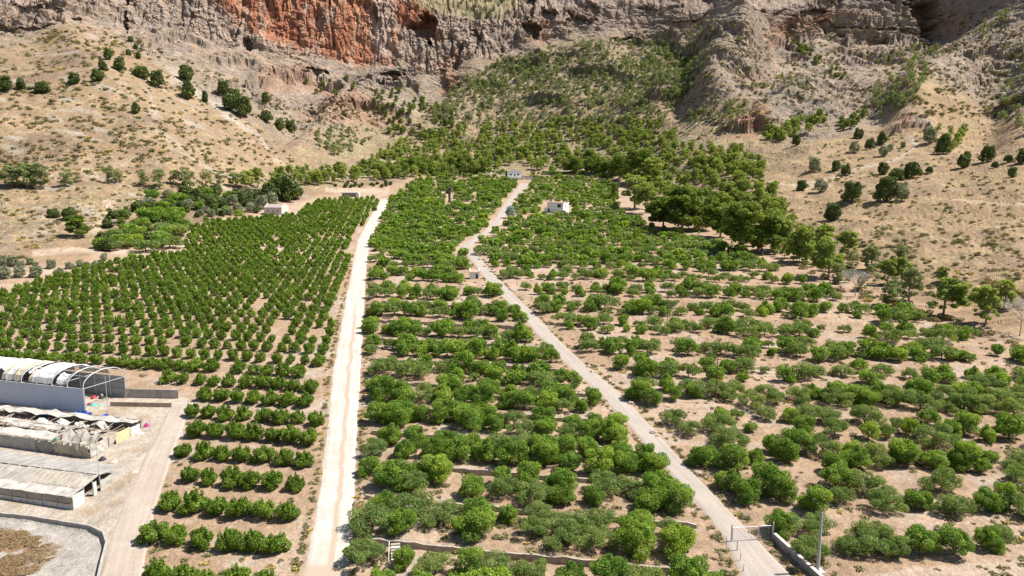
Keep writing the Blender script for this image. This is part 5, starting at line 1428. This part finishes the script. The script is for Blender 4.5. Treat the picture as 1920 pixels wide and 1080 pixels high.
def fence_post(px, py, hp, r, m, name, label, cat, grp=None, arm=False):
    p = V3(px, py); _, _, d = project(*p); h = hp * d / F
    mb = MB(); mb.bar((0, 0, -0.4), (0, 0, h), r, r * 0.85, 8)
    root = empty(name, p); tag(root, label, cat, grp); mb.build('post', m, root)
    if arm:
        b2 = MB(); b2.box((0, 0, h - 0.3), (1.3, 0.1, 0.1)); b2.build('crossarm', m, root)
        for k in (-0.5, 0, 0.5):
            c = MB(); c.bar((k, 0, h - 0.25), (k, 0, h - 0.02), 0.05, 0.04, 6); c.build('insulator', M_DARK, root)
    return root
fence_post(203, 772, 70, 0.06, M_STEEL, 'steel_post', 'thin steel post standing in the yard before the hangar', 'post')
for i in range(8): fence_post(246 + 14 * i + (i % 2) * 2, 731 - 2 + 0.3 * i, 16, 0.04, M_STEEL, 'fence_post', f'thin fence post behind the yard wall, {ordn(i)} from the hangar', 'fence post', 'fence posts behind the yard wall')

# --- the two collapsing shade houses
def shade_house(Apx, Bpx, L_, H_, name, label):
    a, b = V3(*Apx), V3(*Bpx); w = b - a; w.z = 0; sp_ = w.length; w.normalize(); u = Vector((-w.y, w.x, 0)); u = -u if u.x > 0 else u
    # the long side keeps parallel to the hangar
    u = Vector((uv_.x, uv_.y, 0)) * 0.75 + u * 0.25; u.normalize()
    z0 = min(a.z, b.z) - 0.1
    root = empty(name, (a.x, a.y, z0)); tag(root, label, 'shade house')
    return root, (lambda U, W_, Z: u * U + w * W_ + Vector((0, 0, Z))), sp_
def patch(root, fn, u0, u1, w0, w1, zf_, m_, name, nu=8, nw=4, rough=0.12, thick=0.03):
    mb = MB(); R = []
    for W_ in np.linspace(w0, w1, nw):
        R.append([tuple(fn(U, W_, zf_(U, W_) + rough * RNG.normal())) for U in np.linspace(u0, u1, nu)])
    mb.sheet(R, thick); mb.build(name, m_, root)
def vpatch(root, fn, p0, p1, z0, z1, m_, name, n=8, rough=0.08, top=0.15):
    mb = MB(); R = []
    for k in range(4):
        R.append([tuple(fn(p0[0] + (p1[0] - p0[0]) * i / n + rough * RNG.normal() * 0.6, p0[1] + (p1[1] - p0[1]) * i / n + rough * RNG.normal() * 0.6, z0 + (z1 - z0) * k / 3 + (top * RNG.normal() if k == 3 else 0))) for i in range(n + 1)])
    mb.sheet(R, 0.03); mb.build(name, m_, root)
R1_, f1, sp1 = shade_house((170, 860), (268, 803), 30, 2.7, 'ruined_shade_house', 'ruined shade house with sagging torn netting beside the hangar')
LG = 34
for i in range(10):
    for W_ in (0, sp1 * 0.33, sp1 * 0.66, sp1):
        if RNG.random() < 0.12: continue
        mb = MB(); mb.bar(f1(i * 3.6, W_, -0.2), f1(i * 3.6 + 0.15 * RNG.normal(), W_, 2.6 + 0.2 * RNG.normal()), 0.05, n=5); mb.build('post', M_WOOD, R1_)
for i in range(26):
    U = 1 + i * 1.25; W0 = sp1 * (0.05 + 0.3 * RNG.random()); W1 = sp1 * (0.6 + 0.35 * RNG.random())
    mb = MB(); mb.bar(f1(U, W0, 0.6 + 1.9 * RNG.random()), f1(U + 1.5 * RNG.normal(), W1, 1.2 + 1.4 * RNG.random()), 0.06, n=4); mb.build('fallen_beam', M_WOOD if i % 3 else M_NETL, R1_)
for W_ in (0.05, sp1 * 0.5, sp1): mb = MB(); mb.bar(f1(0, W_, 2.55), f1(LG, W_, 2.6), 0.05, n=5); mb.build('rail', M_WOOD, R1_)
patch(R1_, f1, 0.5, LG, sp1 * 0.84, sp1, lambda U, W_: 2.5 + 0.15 * sin(U), M_NETL, 'roof_net', 26, 4)
patch(R1_, f1, 12, LG, sp1 * 0.42, sp1 * 0.60, lambda U, W_: 2.35 + 0.2 * sin(U * 0.8), M_NETL, 'roof_net', 18, 4, 0.15)
patch(R1_, f1, 9, LG, sp1 * 0.05, sp1 * 0.28, lambda U, W_: 2.5 + 0.1 * sin(U), M_NETL, 'roof_net', 20, 4, 0.08)
patch(R1_, f1, 1, 9, sp1 * 0.03, sp1 * 0.34, lambda U, W_: 2.1 - 0.9 * sin(W_ * 1.1) * abs(sin(U * 0.9)), M_NET, 'sagging_net', 14, 7, 0.2)
patch(R1_, f1, 4, 11, sp1 * 0.40, sp1 * 0.56, lambda U, W_: 1.8 + 0.5 * sin(U * 1.7), M_NET, 'sagging_net', 14, 5, 0.22)
patch(R1_, f1, 14, 21, sp1 * 0.66, sp1 * 0.76, lambda U, W_: 1.9 + 0.4 * sin(U * 1.3), M_FILM, 'sagging_net', 12, 4, 0.2)
patch(R1_, f1, 5, 12, sp1 * 0.68, sp1 * 0.78, lambda U, W_: 2.0 + 0.5 * sin(U * 1.1), M_NETL, 'sagging_net', 12, 4, 0.22)
patch(R1_, f1, 1, LG, sp1 * 0.08, sp1 * 0.95, lambda U, W_: 0.35 + 0.25 * sin(U * 1.3 + W_), plain('dry litter', (0.34, 0.29, 0.22), 0.95, 0.4, 0.9), 'litter_floor', 50, 16, 0.18)
vpatch(R1_, f1, (0.2, 0), (8, 0), 0, 2.5, M_CREAM, 'front_film', 16, 0.22, 0.25); vpatch(R1_, f1, (8, 0), (12, 0), 0, 2.3, M_NET, 'front_film', 8, 0.2, 0.2); vpatch(R1_, f1, (12, 0), (LG, 0), 0.1, 2.55, M_NETL, 'front_film', 24, 0.05, 0.05)
vpatch(R1_, f1, (0, 0), (0, sp1 * 0.42), 0.3, 2.5, M_NETL, 'side_film', 8, 0.12, 0.12); vpatch(R1_, f1, (-0.2, sp1 * 0.45), (-0.2, sp1 * 0.72), 0.5, 2.5, M_BUFF, 'side_panel', 4, 0.03, 0.03); vpatch(R1_, f1, (-0.25, sp1 * 0.73), (-0.25, sp1 * 0.92), 0.2, 2.3, M_FILM, 'side_panel', 4, 0.03, 0.03)
vpatch(R1_, f1, (0.5, sp1), (LG, sp1), 0, 2.5, M_NET, 'back_film', 26, 0.12, 0.12)
for i in range(14):
    mb = MB(); U, W_ = 1.5 + 14 * RNG.random(), sp1 * (0.1 + 0.7 * RNG.random()); mb.box(f1(U, W_, 0.7), (0.6 + RNG.random(), 0.4 + 0.5 * RNG.random(), 0.4), RNG.random() * 3, (0.3 * RNG.normal(), 0.3 * RNG.normal()))
    mb.build('rubbish', [M_GREEN, M_FILM, M_CREAM, M_WOOD, M_BLACK][i % 5], R1_)
R2_, f2, sp2 = shade_house((138, 956), (236, 889), 30, 2.6, 'netted_shade_house', 'low gabled shade house under dusty grey netting')
def zr(U, W_):
    q = W_ / sp2; return 2.1 + 0.9 * (1 - abs(q - 0.52) / 0.52)
patch(R2_, f2, 0.3, LG, 0, sp2 * 0.18, zr, M_NETL, 'roof_net', 26, 4, 0.05)
patch(R2_, f2, 0.3, LG, sp2 * 0.18, sp2 * 0.52, zr, M_NET, 'roof_net', 26, 5, 0.05)
patch(R2_, f2, 0.3, LG, sp2 * 0.52, sp2, zr, plain('grey roof net', (0.31, 0.29, 0.265), 0.9, 0.25, 0.5), 'roof_net', 26, 5, 0.05)
for i in range(15):
    mb = MB(); U = 0.6 + 2.2 * i; mb.path([f2(U + 0.1 * RNG.normal(), W_, zr(U, W_) + 0.1) for W_ in np.linspace(0, sp2 * 0.52, 6)], 0.07, 5); mb.path([f2(U, W_, zr(U, W_) + 0.08) for W_ in np.linspace(sp2 * 0.52, sp2, 4)], 0.04, 4); mb.build('rafter', M_NETL, R2_)
for i in range(9):
    mb = MB(); U = 1.0 + 1.1 * i; mb.bar(f2(U, sp2 * 0.2, zr(U, sp2 * 0.2) + 0.13), f2(U + 0.8, sp2 * 0.45, zr(U, sp2 * 0.45) + 0.13), 0.06, n=4); mb.build('lath', M_CREAM, R2_)
mb = MB(); mb.bar(f2(0, sp2 * 0.52, zr(0, sp2 * 0.52) + 0.1), f2(LG, sp2 * 0.52, zr(0, sp2 * 0.52) + 0.1), 0.07); mb.build('ridge_rail', M_WOOD, R2_)
for i in range(12):
    mb = MB(); mb.bar(f2(i * 2.9, -0.04, -0.2), f2(i * 2.9, -0.04, 2.15), 0.05, n=5); mb.build('post', M_WOOD, R2_)
for i in range(12):
    U = i * 2.9
    vpatch(R2_, f2, (U + 0.06, 0), (U + 2.84, 0), 1.05, 2.05, M_NET, 'front_net', 4, 0.04, 0.04); vpatch(R2_, f2, (U + 0.06, 0.02), (U + 2.84, 0.02), 0, 0.95, plain('dirty pale film', (0.52, 0.49, 0.45), 0.8, 0.3, 0.8) if i == 0 else bpy.data.materials['dirty pale film'], 'skirt', 4, 0.05, 0.03)
mb = MB(); mb.bar(f2(0, -0.06, 1.0), f2(LG, -0.06, 1.0), 0.05, n=5); mb.build('rail', M_WOOD, R2_)
vpatch(R2_, f2, (0, 0.05), (0, sp2 * 0.2), 0, 2.3, M_FILM, 'end_film', 4, 0.04, 0.04); vpatch(R2_, f2, (-0.1, sp2 * 0.36), (-0.1, sp2 * 0.42), 0, 2.6, M_FILM, 'door_leaf', 2, 0.01, 0.01)
vpatch(R2_, f2, (0, sp2 * 0.5), (0, sp2), 0, 2.3, M_NETL, 'end_film', 6, 0.06, 0.1)
for W_ in (sp2 * 0.2, sp2 * 0.36, sp2 * 0.5): mb = MB(); mb.bar(f2(0, W_, -0.2), f2(0, W_, 3.0), 0.06, n=6); mb.build('door_post', M_STEEL, R2_)
fence_post(188, 918, 78, 0.06, M_STEEL, 'steel_mast', 'tall thin mast at the shade house doorway', 'mast')
fence_post(236, 889, 24, 0.06, M_STEEL, 'steel_post', 'short steel post at the shade house corner', 'post'); fence_post(282, 808, 22, 0.06, M_STEEL, 'steel_post', 'short steel post beside the magenta cloth', 'post')

# --- things lying about the yard
def crate(px, py, s, m, label, rz=0.3, cat='crate', up=0.0):
    p = V3(px, py); root = empty('plastic_crate', p + Vector((0, 0, up)), rz); tag(root, label, cat)
    a, b, h = s; t = 0.05; mb = MB()
    mb.box((0, 0, t / 2), (a, b, t))
    mb.box((-a / 2 + t / 2, 0, h / 2 + t / 2), (t, b, h)); mb.box((a / 2 - t / 2, 0, h / 2 + t / 2), (t, b, h)); mb.box((0, -b / 2 + t / 2, h / 2 + t / 2), (a - 2 * t, t, h)); mb.box((0, b / 2 - t / 2, h / 2 + t / 2), (a - 2 * t, t, h))
    mb.build('body', m, root); rim = MB()
    for sx in (-1, 1): rim.box((sx * (a / 2 + 0.03), 0, h), (0.06, b + 0.12, 0.08))
    for sy in (-1, 1): rim.box((0, sy * (b / 2 + 0.03), h), (a, 0.06, 0.08))
    rim.build('rim', m, root)
def tub(px, py, r, h, m, label, name='plastic_tub', cat='tub'):
    p = V3(px, py); mb = MB(); n = 14
    prof = [(r * 0.78, 0), (r, h), (r * 1.08, h), (r * 1.08, h * 0.93), (r * 0.94, h * 0.96), (r * 0.72, 0.06)]
    vs = [(q * cos(2 * pi * i / n), q * sin(2 * pi * i / n), z) for q, z in prof for i in range(n)]
    fs = [(k * n + i, k * n + (i + 1) % n, (k + 1) * n + (i + 1) % n, (k + 1) * n + i) for k in range(len(prof) - 1) for i in range(n)] + [tuple(range(n - 1, -1, -1)), tuple((len(prof) - 1) * n + i for i in range(n))]
    mb.add(vs, fs); o = mb.build(name, m, None, p); tag(o, label, cat)
def heap(px, py, r, h, m, label, name, cat, seed=1):
    r, h = r * 0.75, h * 0.65
    p = V3(px, py); mb = MB(); R = []
    nn = 18
    for k in range(8):
        q = k / 7; R.append([(r * (1 - q ** 1.6) * (1 + 0.25 * float(noise3(cos(2 * pi * i / nn) * 1.3, sin(2 * pi * i / nn) * 1.3, q * 2, seed))) * cos(2 * pi * i / nn) + 0, r * (1 - q ** 1.6) * (1 + 0.25 * float(noise3(cos(2 * pi * i / nn) * 1.3 + 5, sin(2 * pi * i / nn) * 1.3, q * 2, seed))) * sin(2 * pi * i / nn), h * q * (1 + 0.2 * float(noise3(i * 0.7, q * 3, 0.4, seed + 1))) - 0.08 * (1 - q)) for i in range(nn)])
    vs = [v for r_ in R for v in r_]; fs = [(k * nn + i, k * nn + (i + 1) % nn, (k + 1) * nn + (i + 1) % nn, (k + 1) * nn + i) for k in range(7) for i in range(nn)]
    mb.add(vs, fs); o = mb.build(name, m, None, p); tag(o, label, cat)
crate(152, 781, (2.0, 1.2, 0.9), M_BLUE, 'large blue crate at the near corner of the hangar', 0.2); crate(164, 783, (1.6, 1.1, 0.8), M_BLUE, 'dark blue crate just right of the hangar corner', 0.5)
crate(82, 778, (1.6, 1.1, 0.9), M_BLUE, 'blue crate against the blue hangar wall', 0.1); crate(92, 778, (1.5, 1.0, 0.7), M_BLUE, 'blue crate beside the red bucket', 0.6); tub(96, 781, 0.45, 0.7, M_RED, 'red bucket in front of the hangar wall', 'bucket', 'bucket')
tub(131, 783, 0.6, 0.8, M_GREEN, 'green tub in front of the hangar wall'); tub(110, 782, 0.6, 0.5, M_TEAL, 'turquoise tub between the blue crates and the green tub'); tub(198, 786, 0.55, 0.9, M_BLUE, 'blue drum standing alone in the yard', 'plastic_drum', 'drum')
heap(124, 784, 0.8, 0.5, M_RUST, 'rusty heap of scrap by the green tub', 'scrap_heap', 'scrap heap', 3); heap(182, 786, 1.1, 0.6, M_NETL, 'pale heap of netting beside the dark blue crate', 'netting_heap', 'netting', 5)
heap(176, 760, 0.9, 0.7, M_TEAL, 'turquoise sack heap by the hangar opening', 'sack_heap', 'sacks', 7); heap(188, 760, 0.6, 0.5, M_TEAL, 'small turquoise sack right of the larger one', 'sack_heap', 'sacks', 9); heap(168, 759, 0.7, 0.7, M_RUST, 'brown heap at the hangar wall end', 'scrap_heap', 'scrap heap', 11)
heap(176, 746, 1.0, 1.0, M_RED, 'dark red heap inside the hangar', 'sack_heap', 'sacks', 13); heap(191, 746, 1.0, 0.9, M_BLACK, 'black heap inside the hangar', 'tyre_heap', 'tyres', 15); heap(191, 744.5, 0.5, 1.25, M_FILM, 'white sack on the black heap', 'white_sack', 'sack', 17)
heap(275, 799, 0.9, 1.0, M_MAG, 'magenta cloth bundle at the shade house corner', 'cloth_bundle', 'bundle', 19); heap(262, 812, 1.2, 0.5, M_NETL, 'pale rubble heap by the yard road', 'rubble_heap', 'rubble heap', 21); heap(212, 866, 1.3, 0.7, M_ROCK, 'pale rubble heap between the shade houses', 'rubble_heap', 'rubble heap', 23)
heap(192, 862, 0.9, 1.0, M_BLACK, 'dark scrap heap between the shade houses', 'scrap_heap', 'scrap heap', 24); heap(252, 884, 1.0, 0.5, M_ROCK, 'stone heap beside the short steel post', 'stone_heap', 'stone heap', 25); tub(1081, 790, 0.5, 0.7, M_TEAL, 'turquoise tub among the middle orchard trees')

# --- houses
def house(px, py, w, dp, h, rz, name, label, m, roof, wins, door, chim=None, gable=0.0, trim=None):
    """front wall faces -y in local space, origin at the front wall's foot; wins/door: (x, z, w, h)"""
    p = V3(px, py); root = empty(name, p, rz); tag(root, label, 'house')
    mb = MB(); hw = w / 2
    prof = [(-hw, -1.5), (hw, -1.5), (hw, h)] + ([(0, h + gable)] if gable and roof == 'front' else []) + [(-hw, h)]
    if gable and roof == 'arch': prof = [(-hw, -1.5), (hw, -1.5)] + [(hw * cos(a), h + gable * sin(a)) for a in np.linspace(0, pi, 9)]
    n = len(prof); vs = [(x, 0, z) for x, z in prof] + [(x, dp, z) for x, z in prof]
    fs = [tuple(range(n)), tuple(range(2 * n - 1, n - 1, -1))] + [(i, n + i, n + (i + 1) % n, (i + 1) % n) for i in range(n)]
    mb.add(vs, fs); mb.build('wall', m, root)
    r = MB(); t = 0.18; ov = 0.15
    if roof in ('front', 'arch'):
        top = prof[2:]; top = [(x * 1.03, z + 0.02) for x, z in top]
        R = [[(x, yy, z + t / 2) for x, z in top] for yy in (-ov, dp / 2, dp + ov)]
        r.sheet(R, t)
    elif roof == 'side':
        for sg in (0, 1):
            R = [[(x, yy, z) for x in (-hw + 0.3, 0, hw - 0.3)] for yy, z in ((-ov if sg == 0 else dp + ov, h + 0.05), (dp / 2, h + gable))]
            r.sheet(R, t)
    else:
        r.box((0, dp / 2, h + 0.09), (w + 0.3, dp + 0.3, 0.18))
    ro = r.build('roof', trim or M_TILE, root)
    if roof == 'side':
        for sg in (-1, 1):
            g = MB(); x0, x1 = sg * hw - 0.25 * sg, sg * hw + 0.05 * sg
            vs = [(x, y_, z) for x in (x0, x1) for y_, z in ((-0.1, h - 0.4), (dp + 0.1, h - 0.4), (dp + 0.1, h + 0.4), (dp / 2, h + gable + 0.55), (-0.1, h + 0.4))]
            g.add(vs, [(0, 1, 2, 3, 4), (9, 8, 7, 6, 5)] + [(i, 5 + i, 5 + (i + 1) % 5, (i + 1) % 5) for i in range(5)]); g.build('gable_parapet', m, root)
    for (x, z, ww, hh) in wins:
        f = MB(); f.box((x, -0.03, z), (ww + 0.24, 0.12, hh + 0.24)); fo = f.build('window', M_WHITE, root)
        g = MB(); g.box((x, -0.06, z), (ww, 0.12, hh)); g.build('pane', M_DARK, fo)
    if door:
        x, z, ww, hh = door; g = MB(); g.box((x, -0.04, z), (ww, 0.14, hh)); g.build('door', M_DARK if m is not M_OLDW else M_WOOD, root)
    if chim:
        c = MB(); c.box((chim[0], chim[1], h + 0.7), (0.8, 0.8, 1.6)); c.box((chim[0], chim[1], h + 1.56), (1.0, 1.0, 0.14)); c.build('chimney', m, ro)
    return root
def px2m(px, py, n): p = V3(px, py); return n * project(*p)[2] / F
s_ = px2m(965, 336, 1)
H1 = house(965, 335.5, 27 * s_, 9, 12.5 * s_, 0.0, 'hill_house', 'white house with curved gable above the top of the lane', M_WHITE, 'arch', [(-7.2 * s_, 8.0 * s_, 4 * s_, 3 * s_), (6.6 * s_, 8.0 * s_, 4 * s_, 3 * s_)], (0.2 * s_, 7.2 * s_, 2.4 * s_, 5 * s_), None, 4.0 * s_, M_WHITE)
f = MB(); f.box((0, -2.0, 1.2 * s_), (30 * s_, 3.4, 4.2 * s_)); f.build('terrace_base', M_WHITE, H1)
p = V3(989, 337); root = empty('courtyard_wall', p); tag(root, 'white arched courtyard wall beside the top house', 'wall')
mb = MB(); ww = 22 * s_
for (x0, x1, z0, z1) in ((-.5, -.36, -1, 6.5), (-.22, -.05, -1, 6.5), (.09, .26, -1, 6.5), (.36, .5, -1, 6.5), (-.5, .5, 5.0, 6.52)): mb.box(((x0 + x1) / 2 * ww, 0, (z0 + z1) / 2 * s_), ((x1 - x0) * ww, 0.5, (z1 - z0) * s_))
mb.build('arcade', M_WHITE, root); mb = MB(); mb.box((0, 2.2, 1.5 * s_), (ww, 0.4, 8 * s_)); mb.build('back_wall', M_OLDW, root)
s_ = px2m(1043, 399, 1)
H2 = house(1041, 399, 32 * s_, 9.5, 19 * s_, -0.42, 'white_cottage', 'white flat roofed cottage among the upper right orchard', M_WHITE, 'flat', [(8 * s_, 13 * s_, 7 * s_, 6 * s_)], (-13 * s_, 4.5 * s_, 3 * s_, 7 * s_), (-12 * s_, 5.5), 0, M_TILE)
f = MB(); f.box((-18.5 * s_, 1.5, 4 * s_), (6 * s_, 3.5, 10 * s_)); f.build('annex', M_WHITE, H2)
f = MB(); f.box((16.05 * s_, 4.5, 12 * s_), (0.12, 1.0, 1.6)); f.build('side_window', M_DARK, H2)
s_ = px2m(517, 402, 1)
house(512, 402.5, 34 * s_, 10, 13 * s_, -0.12, 'ruined_house', 'old weathered house with parapet gables at the orchard corner', M_OLDW, 'side', [(-10 * s_, 6.5 * s_, 2.4 * s_, 2.6 * s_), (9 * s_, 6.5 * s_, 2.4 * s_, 2.6 * s_)], (1 * s_, 4.0 * s_, 3 * s_, 8 * s_), None, 1.9, plain('grey old tiles', (0.37, 0.30, 0.27), 0.9, 0.2, 2))
s_ = px2m(890, 523, 1)
house(890, 523, 18 * s_, 3.2, 12.5 * s_, 0.1, 'pump_hut', 'tiny white hut with orange tile roof on the grey lane', M_WHITE, 'side', [], (4 * s_, 4.5 * s_, 4 * s_, 9 * s_), None, 1.0, plain('orange tiles', (0.55, 0.32, 0.21), 0.85, 0.2, 2))
s_ = px2m(657, 369, 1); p = V3(657, 369); root = empty('low_shed', p, 0.0); tag(root, 'long low white shed at the head of the white track', 'shed')
mb = MB(); mb.box((14 * s_, 1.6, 3.5 * s_), (5 * s_, 3.6, 8 * s_)); mb.box((-15.5 * s_, 1.6, 3 * s_), (1.5 * s_, 3.4, 7 * s_)); mb.build('wall', M_WHITE, root)
mb = MB(); mb.box((-1 * s_, 1.7, 7.8 * s_), (33 * s_, 4.4, 1.6 * s_)); mb.build('roof', M_WHITE, root); mb = MB(); mb.box((-2 * s_, 3.0, 3.4 * s_), (26 * s_, 0.3, 7.0 * s_)); mb.build('back_wall', M_OLDW, root)
for i in range(4): mb = MB(); mb.box((-11 * s_ + 7 * i * s_, -0.1, 3.2 * s_), (0.25, 0.25, 7.6 * s_)); mb.build('pillar', M_STEEL, root)

# --- poles, gate, dead palm
p = V3(1533, 1074); _, _, d = project(*p); h = 121 * d / F; root = empty('concrete_pole', p); tag(root, 'tapered pale concrete pole by the bottom track', 'utility pole')
mb = MB(); mb.bar((0, 0, -0.3), (0, 0, h), 0.24, 0.15, 10); mb.build('shaft', plain('pale pole concrete', (0.42, 0.41, 0.385), 0.8, 0.1, 2), root)
mb = MB(); mb.box((0, 0, 0.12), (1.4, 1.2, 0.5), 0.2); mb.build('footing', M_WHITE, root); mb = MB(); mb.bar((-0.25, 0, h - 0.15), (0.25, 0, h - 0.15), 0.07); mb.bar((0, 0, h), (0, 0, h + 0.28), 0.09, 0.05); mb.build('bracket', M_RUST, root)
fence_post(1342, 753, 84, 0.11, M_RUST, 'rusty_pole', 'rusty brown pole standing in the right orchard', 'utility pole', None, True); fence_post(1251, 604, 60, 0.12, M_RUST, 'rusty_pole', 'distant rusty pole in the upper right orchard', 'utility pole', None, True)
fence_post(93, 474, 36, 0.10, M_STEEL, 'light_pole', 'thin pale pole on the dry strip', 'pole'); fence_post(171, 416, 28, 0.10, M_STEEL, 'light_pole', 'thin pale pole among the garden trees', 'pole'); fence_post(1005, 322, 26, 0.14, M_WOOD, 'wooden_pole', 'wooden pole behind the top house', 'pole')
g0, g1 = V3(1371, 1016), V3(1449, 1011); root = empty('mesh_gate', g0); tag(root, 'wire mesh gate across the grey lane', 'gate')
ge = g1 - g0; ge.z = 0; GL = ge.length; ge.normalize(); hz = 2.1
def GP(u, z): return ge * u + Vector((0, 0, z + (g1.z - g0.z) * u / GL))
for u in (0, GL): mb = MB(); mb.bar(GP(u, -0.4), GP(u, hz + 0.5), 0.10, n=8); mb.build('gate_post', M_STEEL, root)
for (a, b) in ((0.15, GL * 0.64), (GL * 0.66, GL - 0.15)):
    mb = MB(); mb.path([GP(a, 0.15), GP(a, hz), GP(b, hz), GP(b, 0.15), GP(a, 0.15)], 0.05, 5); fo = mb.build('gate_leaf', M_STEEL, root)
    mb = MB()
    for k in range(1, int((b - a) / 0.28)): mb.bar(GP(a + k * 0.28, 0.15), GP(a + k * 0.28, hz), 0.010, n=4)
    for k in range(1, 7): mb.bar(GP(a, 0.15 + k * 0.28), GP(b, 0.15 + k * 0.28), 0.010, n=4)
    mb.build('mesh', M_STEEL, fo)
mb = MB(); mb.box(GP(GL / 2, 0.06), (GL, 0.25, 0.08), math.atan2(ge.y, ge.x)); mb.build('threshold', M_WOOD, root)
fence_post(1382, 1033, 22, 0.08, M_STEEL, 'steel_post', 'short steel post left of the mesh gate', 'post')
for i, (px, py) in enumerate([(1388, 1052), (1394, 1072), (1362, 1020)]): fence_post(px, py, 16, 0.04, M_RUST, 'fence_post', f'thin rusty fence post along the lane below the gate, {ordn(i)}', 'fence post', 'rusty fence posts by the gate')
straight_wall(V3(1451, 1013), V3(1545, 1100), 0.95, 0.35, 'lane_wall', 'buff low wall along the right of the lane below the gate', 'wall', M_CONC, M_OLDW)
p = V3(843, 380); _, _, d = project(*p); h = 34 * d / F; root = empty('dead_palm', p); tag(root, 'thick dead palm trunk with ragged top in the middle orchard', 'palm tree')
mb = MB(); rng = np.random.default_rng(4); n = 12; R = []
for k in range(14):
    q = k / 13; r = (0.75 + 0.5 * sstep(0.55, 0.85, q)) * 1.15; R.append([(r * cos(2 * pi * i / n) * (1 + 0.12 * rng.normal()), r * sin(2 * pi * i / n) * (1 + 0.12 * rng.normal()), h * 0.86 * q - 0.3) for i in range(n)])
vs = [v for r_ in R for v in r_]; mb.add(vs, [(k * n + i, k * n + (i + 1) % n, (k + 1) * n + (i + 1) % n, (k + 1) * n + i) for k in range(13) for i in range(n)] + [tuple(13 * n + i for i in range(n))])
mb.build('trunk', plain('dark palm bark', (0.11, 0.09, 0.075), 0.95, 0.35, 3), root); mb = MB()
for i in range(34):
    a = rng.random() * 6.28; ln = 0.8 + 1.3 * rng.random(); z0 = h * (0.66 + 0.2 * rng.random()); up = 0.5 * rng.normal() + 0.25
    mb.path([(cos(a) * 0.9, sin(a) * 0.9, z0), (cos(a) * (0.9 + ln * 0.6), sin(a) * (0.9 + ln * 0.6), z0 + up + 0.4), (cos(a) * (0.9 + ln), sin(a) * (0.9 + ln), z0 + up - 0.2)], [0.16, 0.12, 0.04], 4)
mb.build('frond_stubs', plain('dry frond', (0.17, 0.13, 0.09), 0.95, 0.3, 3), root)
p = V3(1251, 946); root = empty('young_palm', p); tag(root, 'tiny young palm on bare soil by the grey lane', 'palm tree'); mb = MB(); mb.bar((0, 0, -0.2), (0, 0, 1.1), 0.14, 0.11, 7); mb.build('trunk', M_BARK, root); mb = MB()
for i in range(13):
    a = i * 2.4; c = [Vector((cos(a) * r, sin(a) * r, 1.1 + zz)) for r, zz in ((0, 0), (0.35, 0.45), (0.75, 0.45), (1.0, 0.1))]; sd = Vector((-sin(a), cos(a), 0)) * 0.09
    mb.sheet([[tuple(q - sd * (1 - k / 4)) for k, q in enumerate(c)], [tuple(q + sd * (1 - k / 4)) for k, q in enumerate(c)]], 0.012)
mb.build('fronds', LEAF['lemon'], root)

# --- stone steps through the lowest terrace walls
def steps(px, py, n, label, rz=0.15):
    p = V3(px, py); root = empty('stone_steps', p, rz); tag(root, label, 'steps', None)
    for i in range(n): mb = MB(); mb.box((0, i * 0.42, 0.12 + 0.22 * i), (1.25, 0.46, 0.26 + 0.05)); mb.build('tread', M_STONE if i % 2 else M_OLDW, root)
    mb = MB(); mb.bar((-0.95, -0.1, 0.1), (-0.85, n * 0.42, 0.3 + 0.22 * n), 0.07); mb.build('pipe', M_OLDW, root)
steps(742, 1052, 6, 'pale stone steps up the lowest terrace wall near the white track'); steps(898, 1074, 5, 'pale stone steps at the bottom edge of the middle orchard')

# --- boulders edging the lane and lying on the terraces
def boulder(px, py, r, label, seed):
    p = V3(px, py); mb = MB(); n, k_ = 12, 8; R = []
    for k in range(k_):
        ph = pi * (k / (k_ - 1)); R.append([])
        for i in range(n):
            d_ = Vector((sin(ph) * cos(2 * pi * i / n), sin(ph) * sin(2 * pi * i / n), -cos(ph))); s2 = 1 + 0.45 * float(noise3(d_.x * 1.4 + seed, d_.y * 1.4, d_.z * 1.4, 3))
            R[-1].append((d_.x * r * 1.3 * s2, d_.y * r * s2, d_.z * r * 0.75 * s2 + r * 0.3))
    vs = [v for r_ in R for v in r_]; mb.add(vs, [(k * n + i, k * n + (i + 1) % n, (k + 1) * n + (i + 1) % n, (k + 1) * n + i) for k in range(k_ - 1) for i in range(n)])
    o = mb.build('boulder', M_ROCK, None, p); tag(o, label, 'boulder', 'boulders along the grey lane')
for i, (px, py, r) in enumerate([(889, 474, 1.0), (895, 487, 1.1), (905, 500, 1.0), (917, 510, 1.2), (952, 543, 0.9), (998, 585, 0.9), (1098, 688, 0.8), (1105, 698, 0.7), (1160, 748, 0.7), (1178, 757, 0.8), (1220, 812, 0.9), (1228, 818, 0.6), (1302, 888, 0.8), (1318, 897, 0.6), (1340, 925, 0.5), (1022, 655, 0.7), (1028, 662, 0.6), (1250, 893, 0.5), (1255, 900, 0.4), (1376, 955, 0.5)]):
    boulder(px + 5, py, r * 0.62, f'pale boulder at the grey lane edge, {ordn(i)} counting down from the upper bend', i * 3.7)
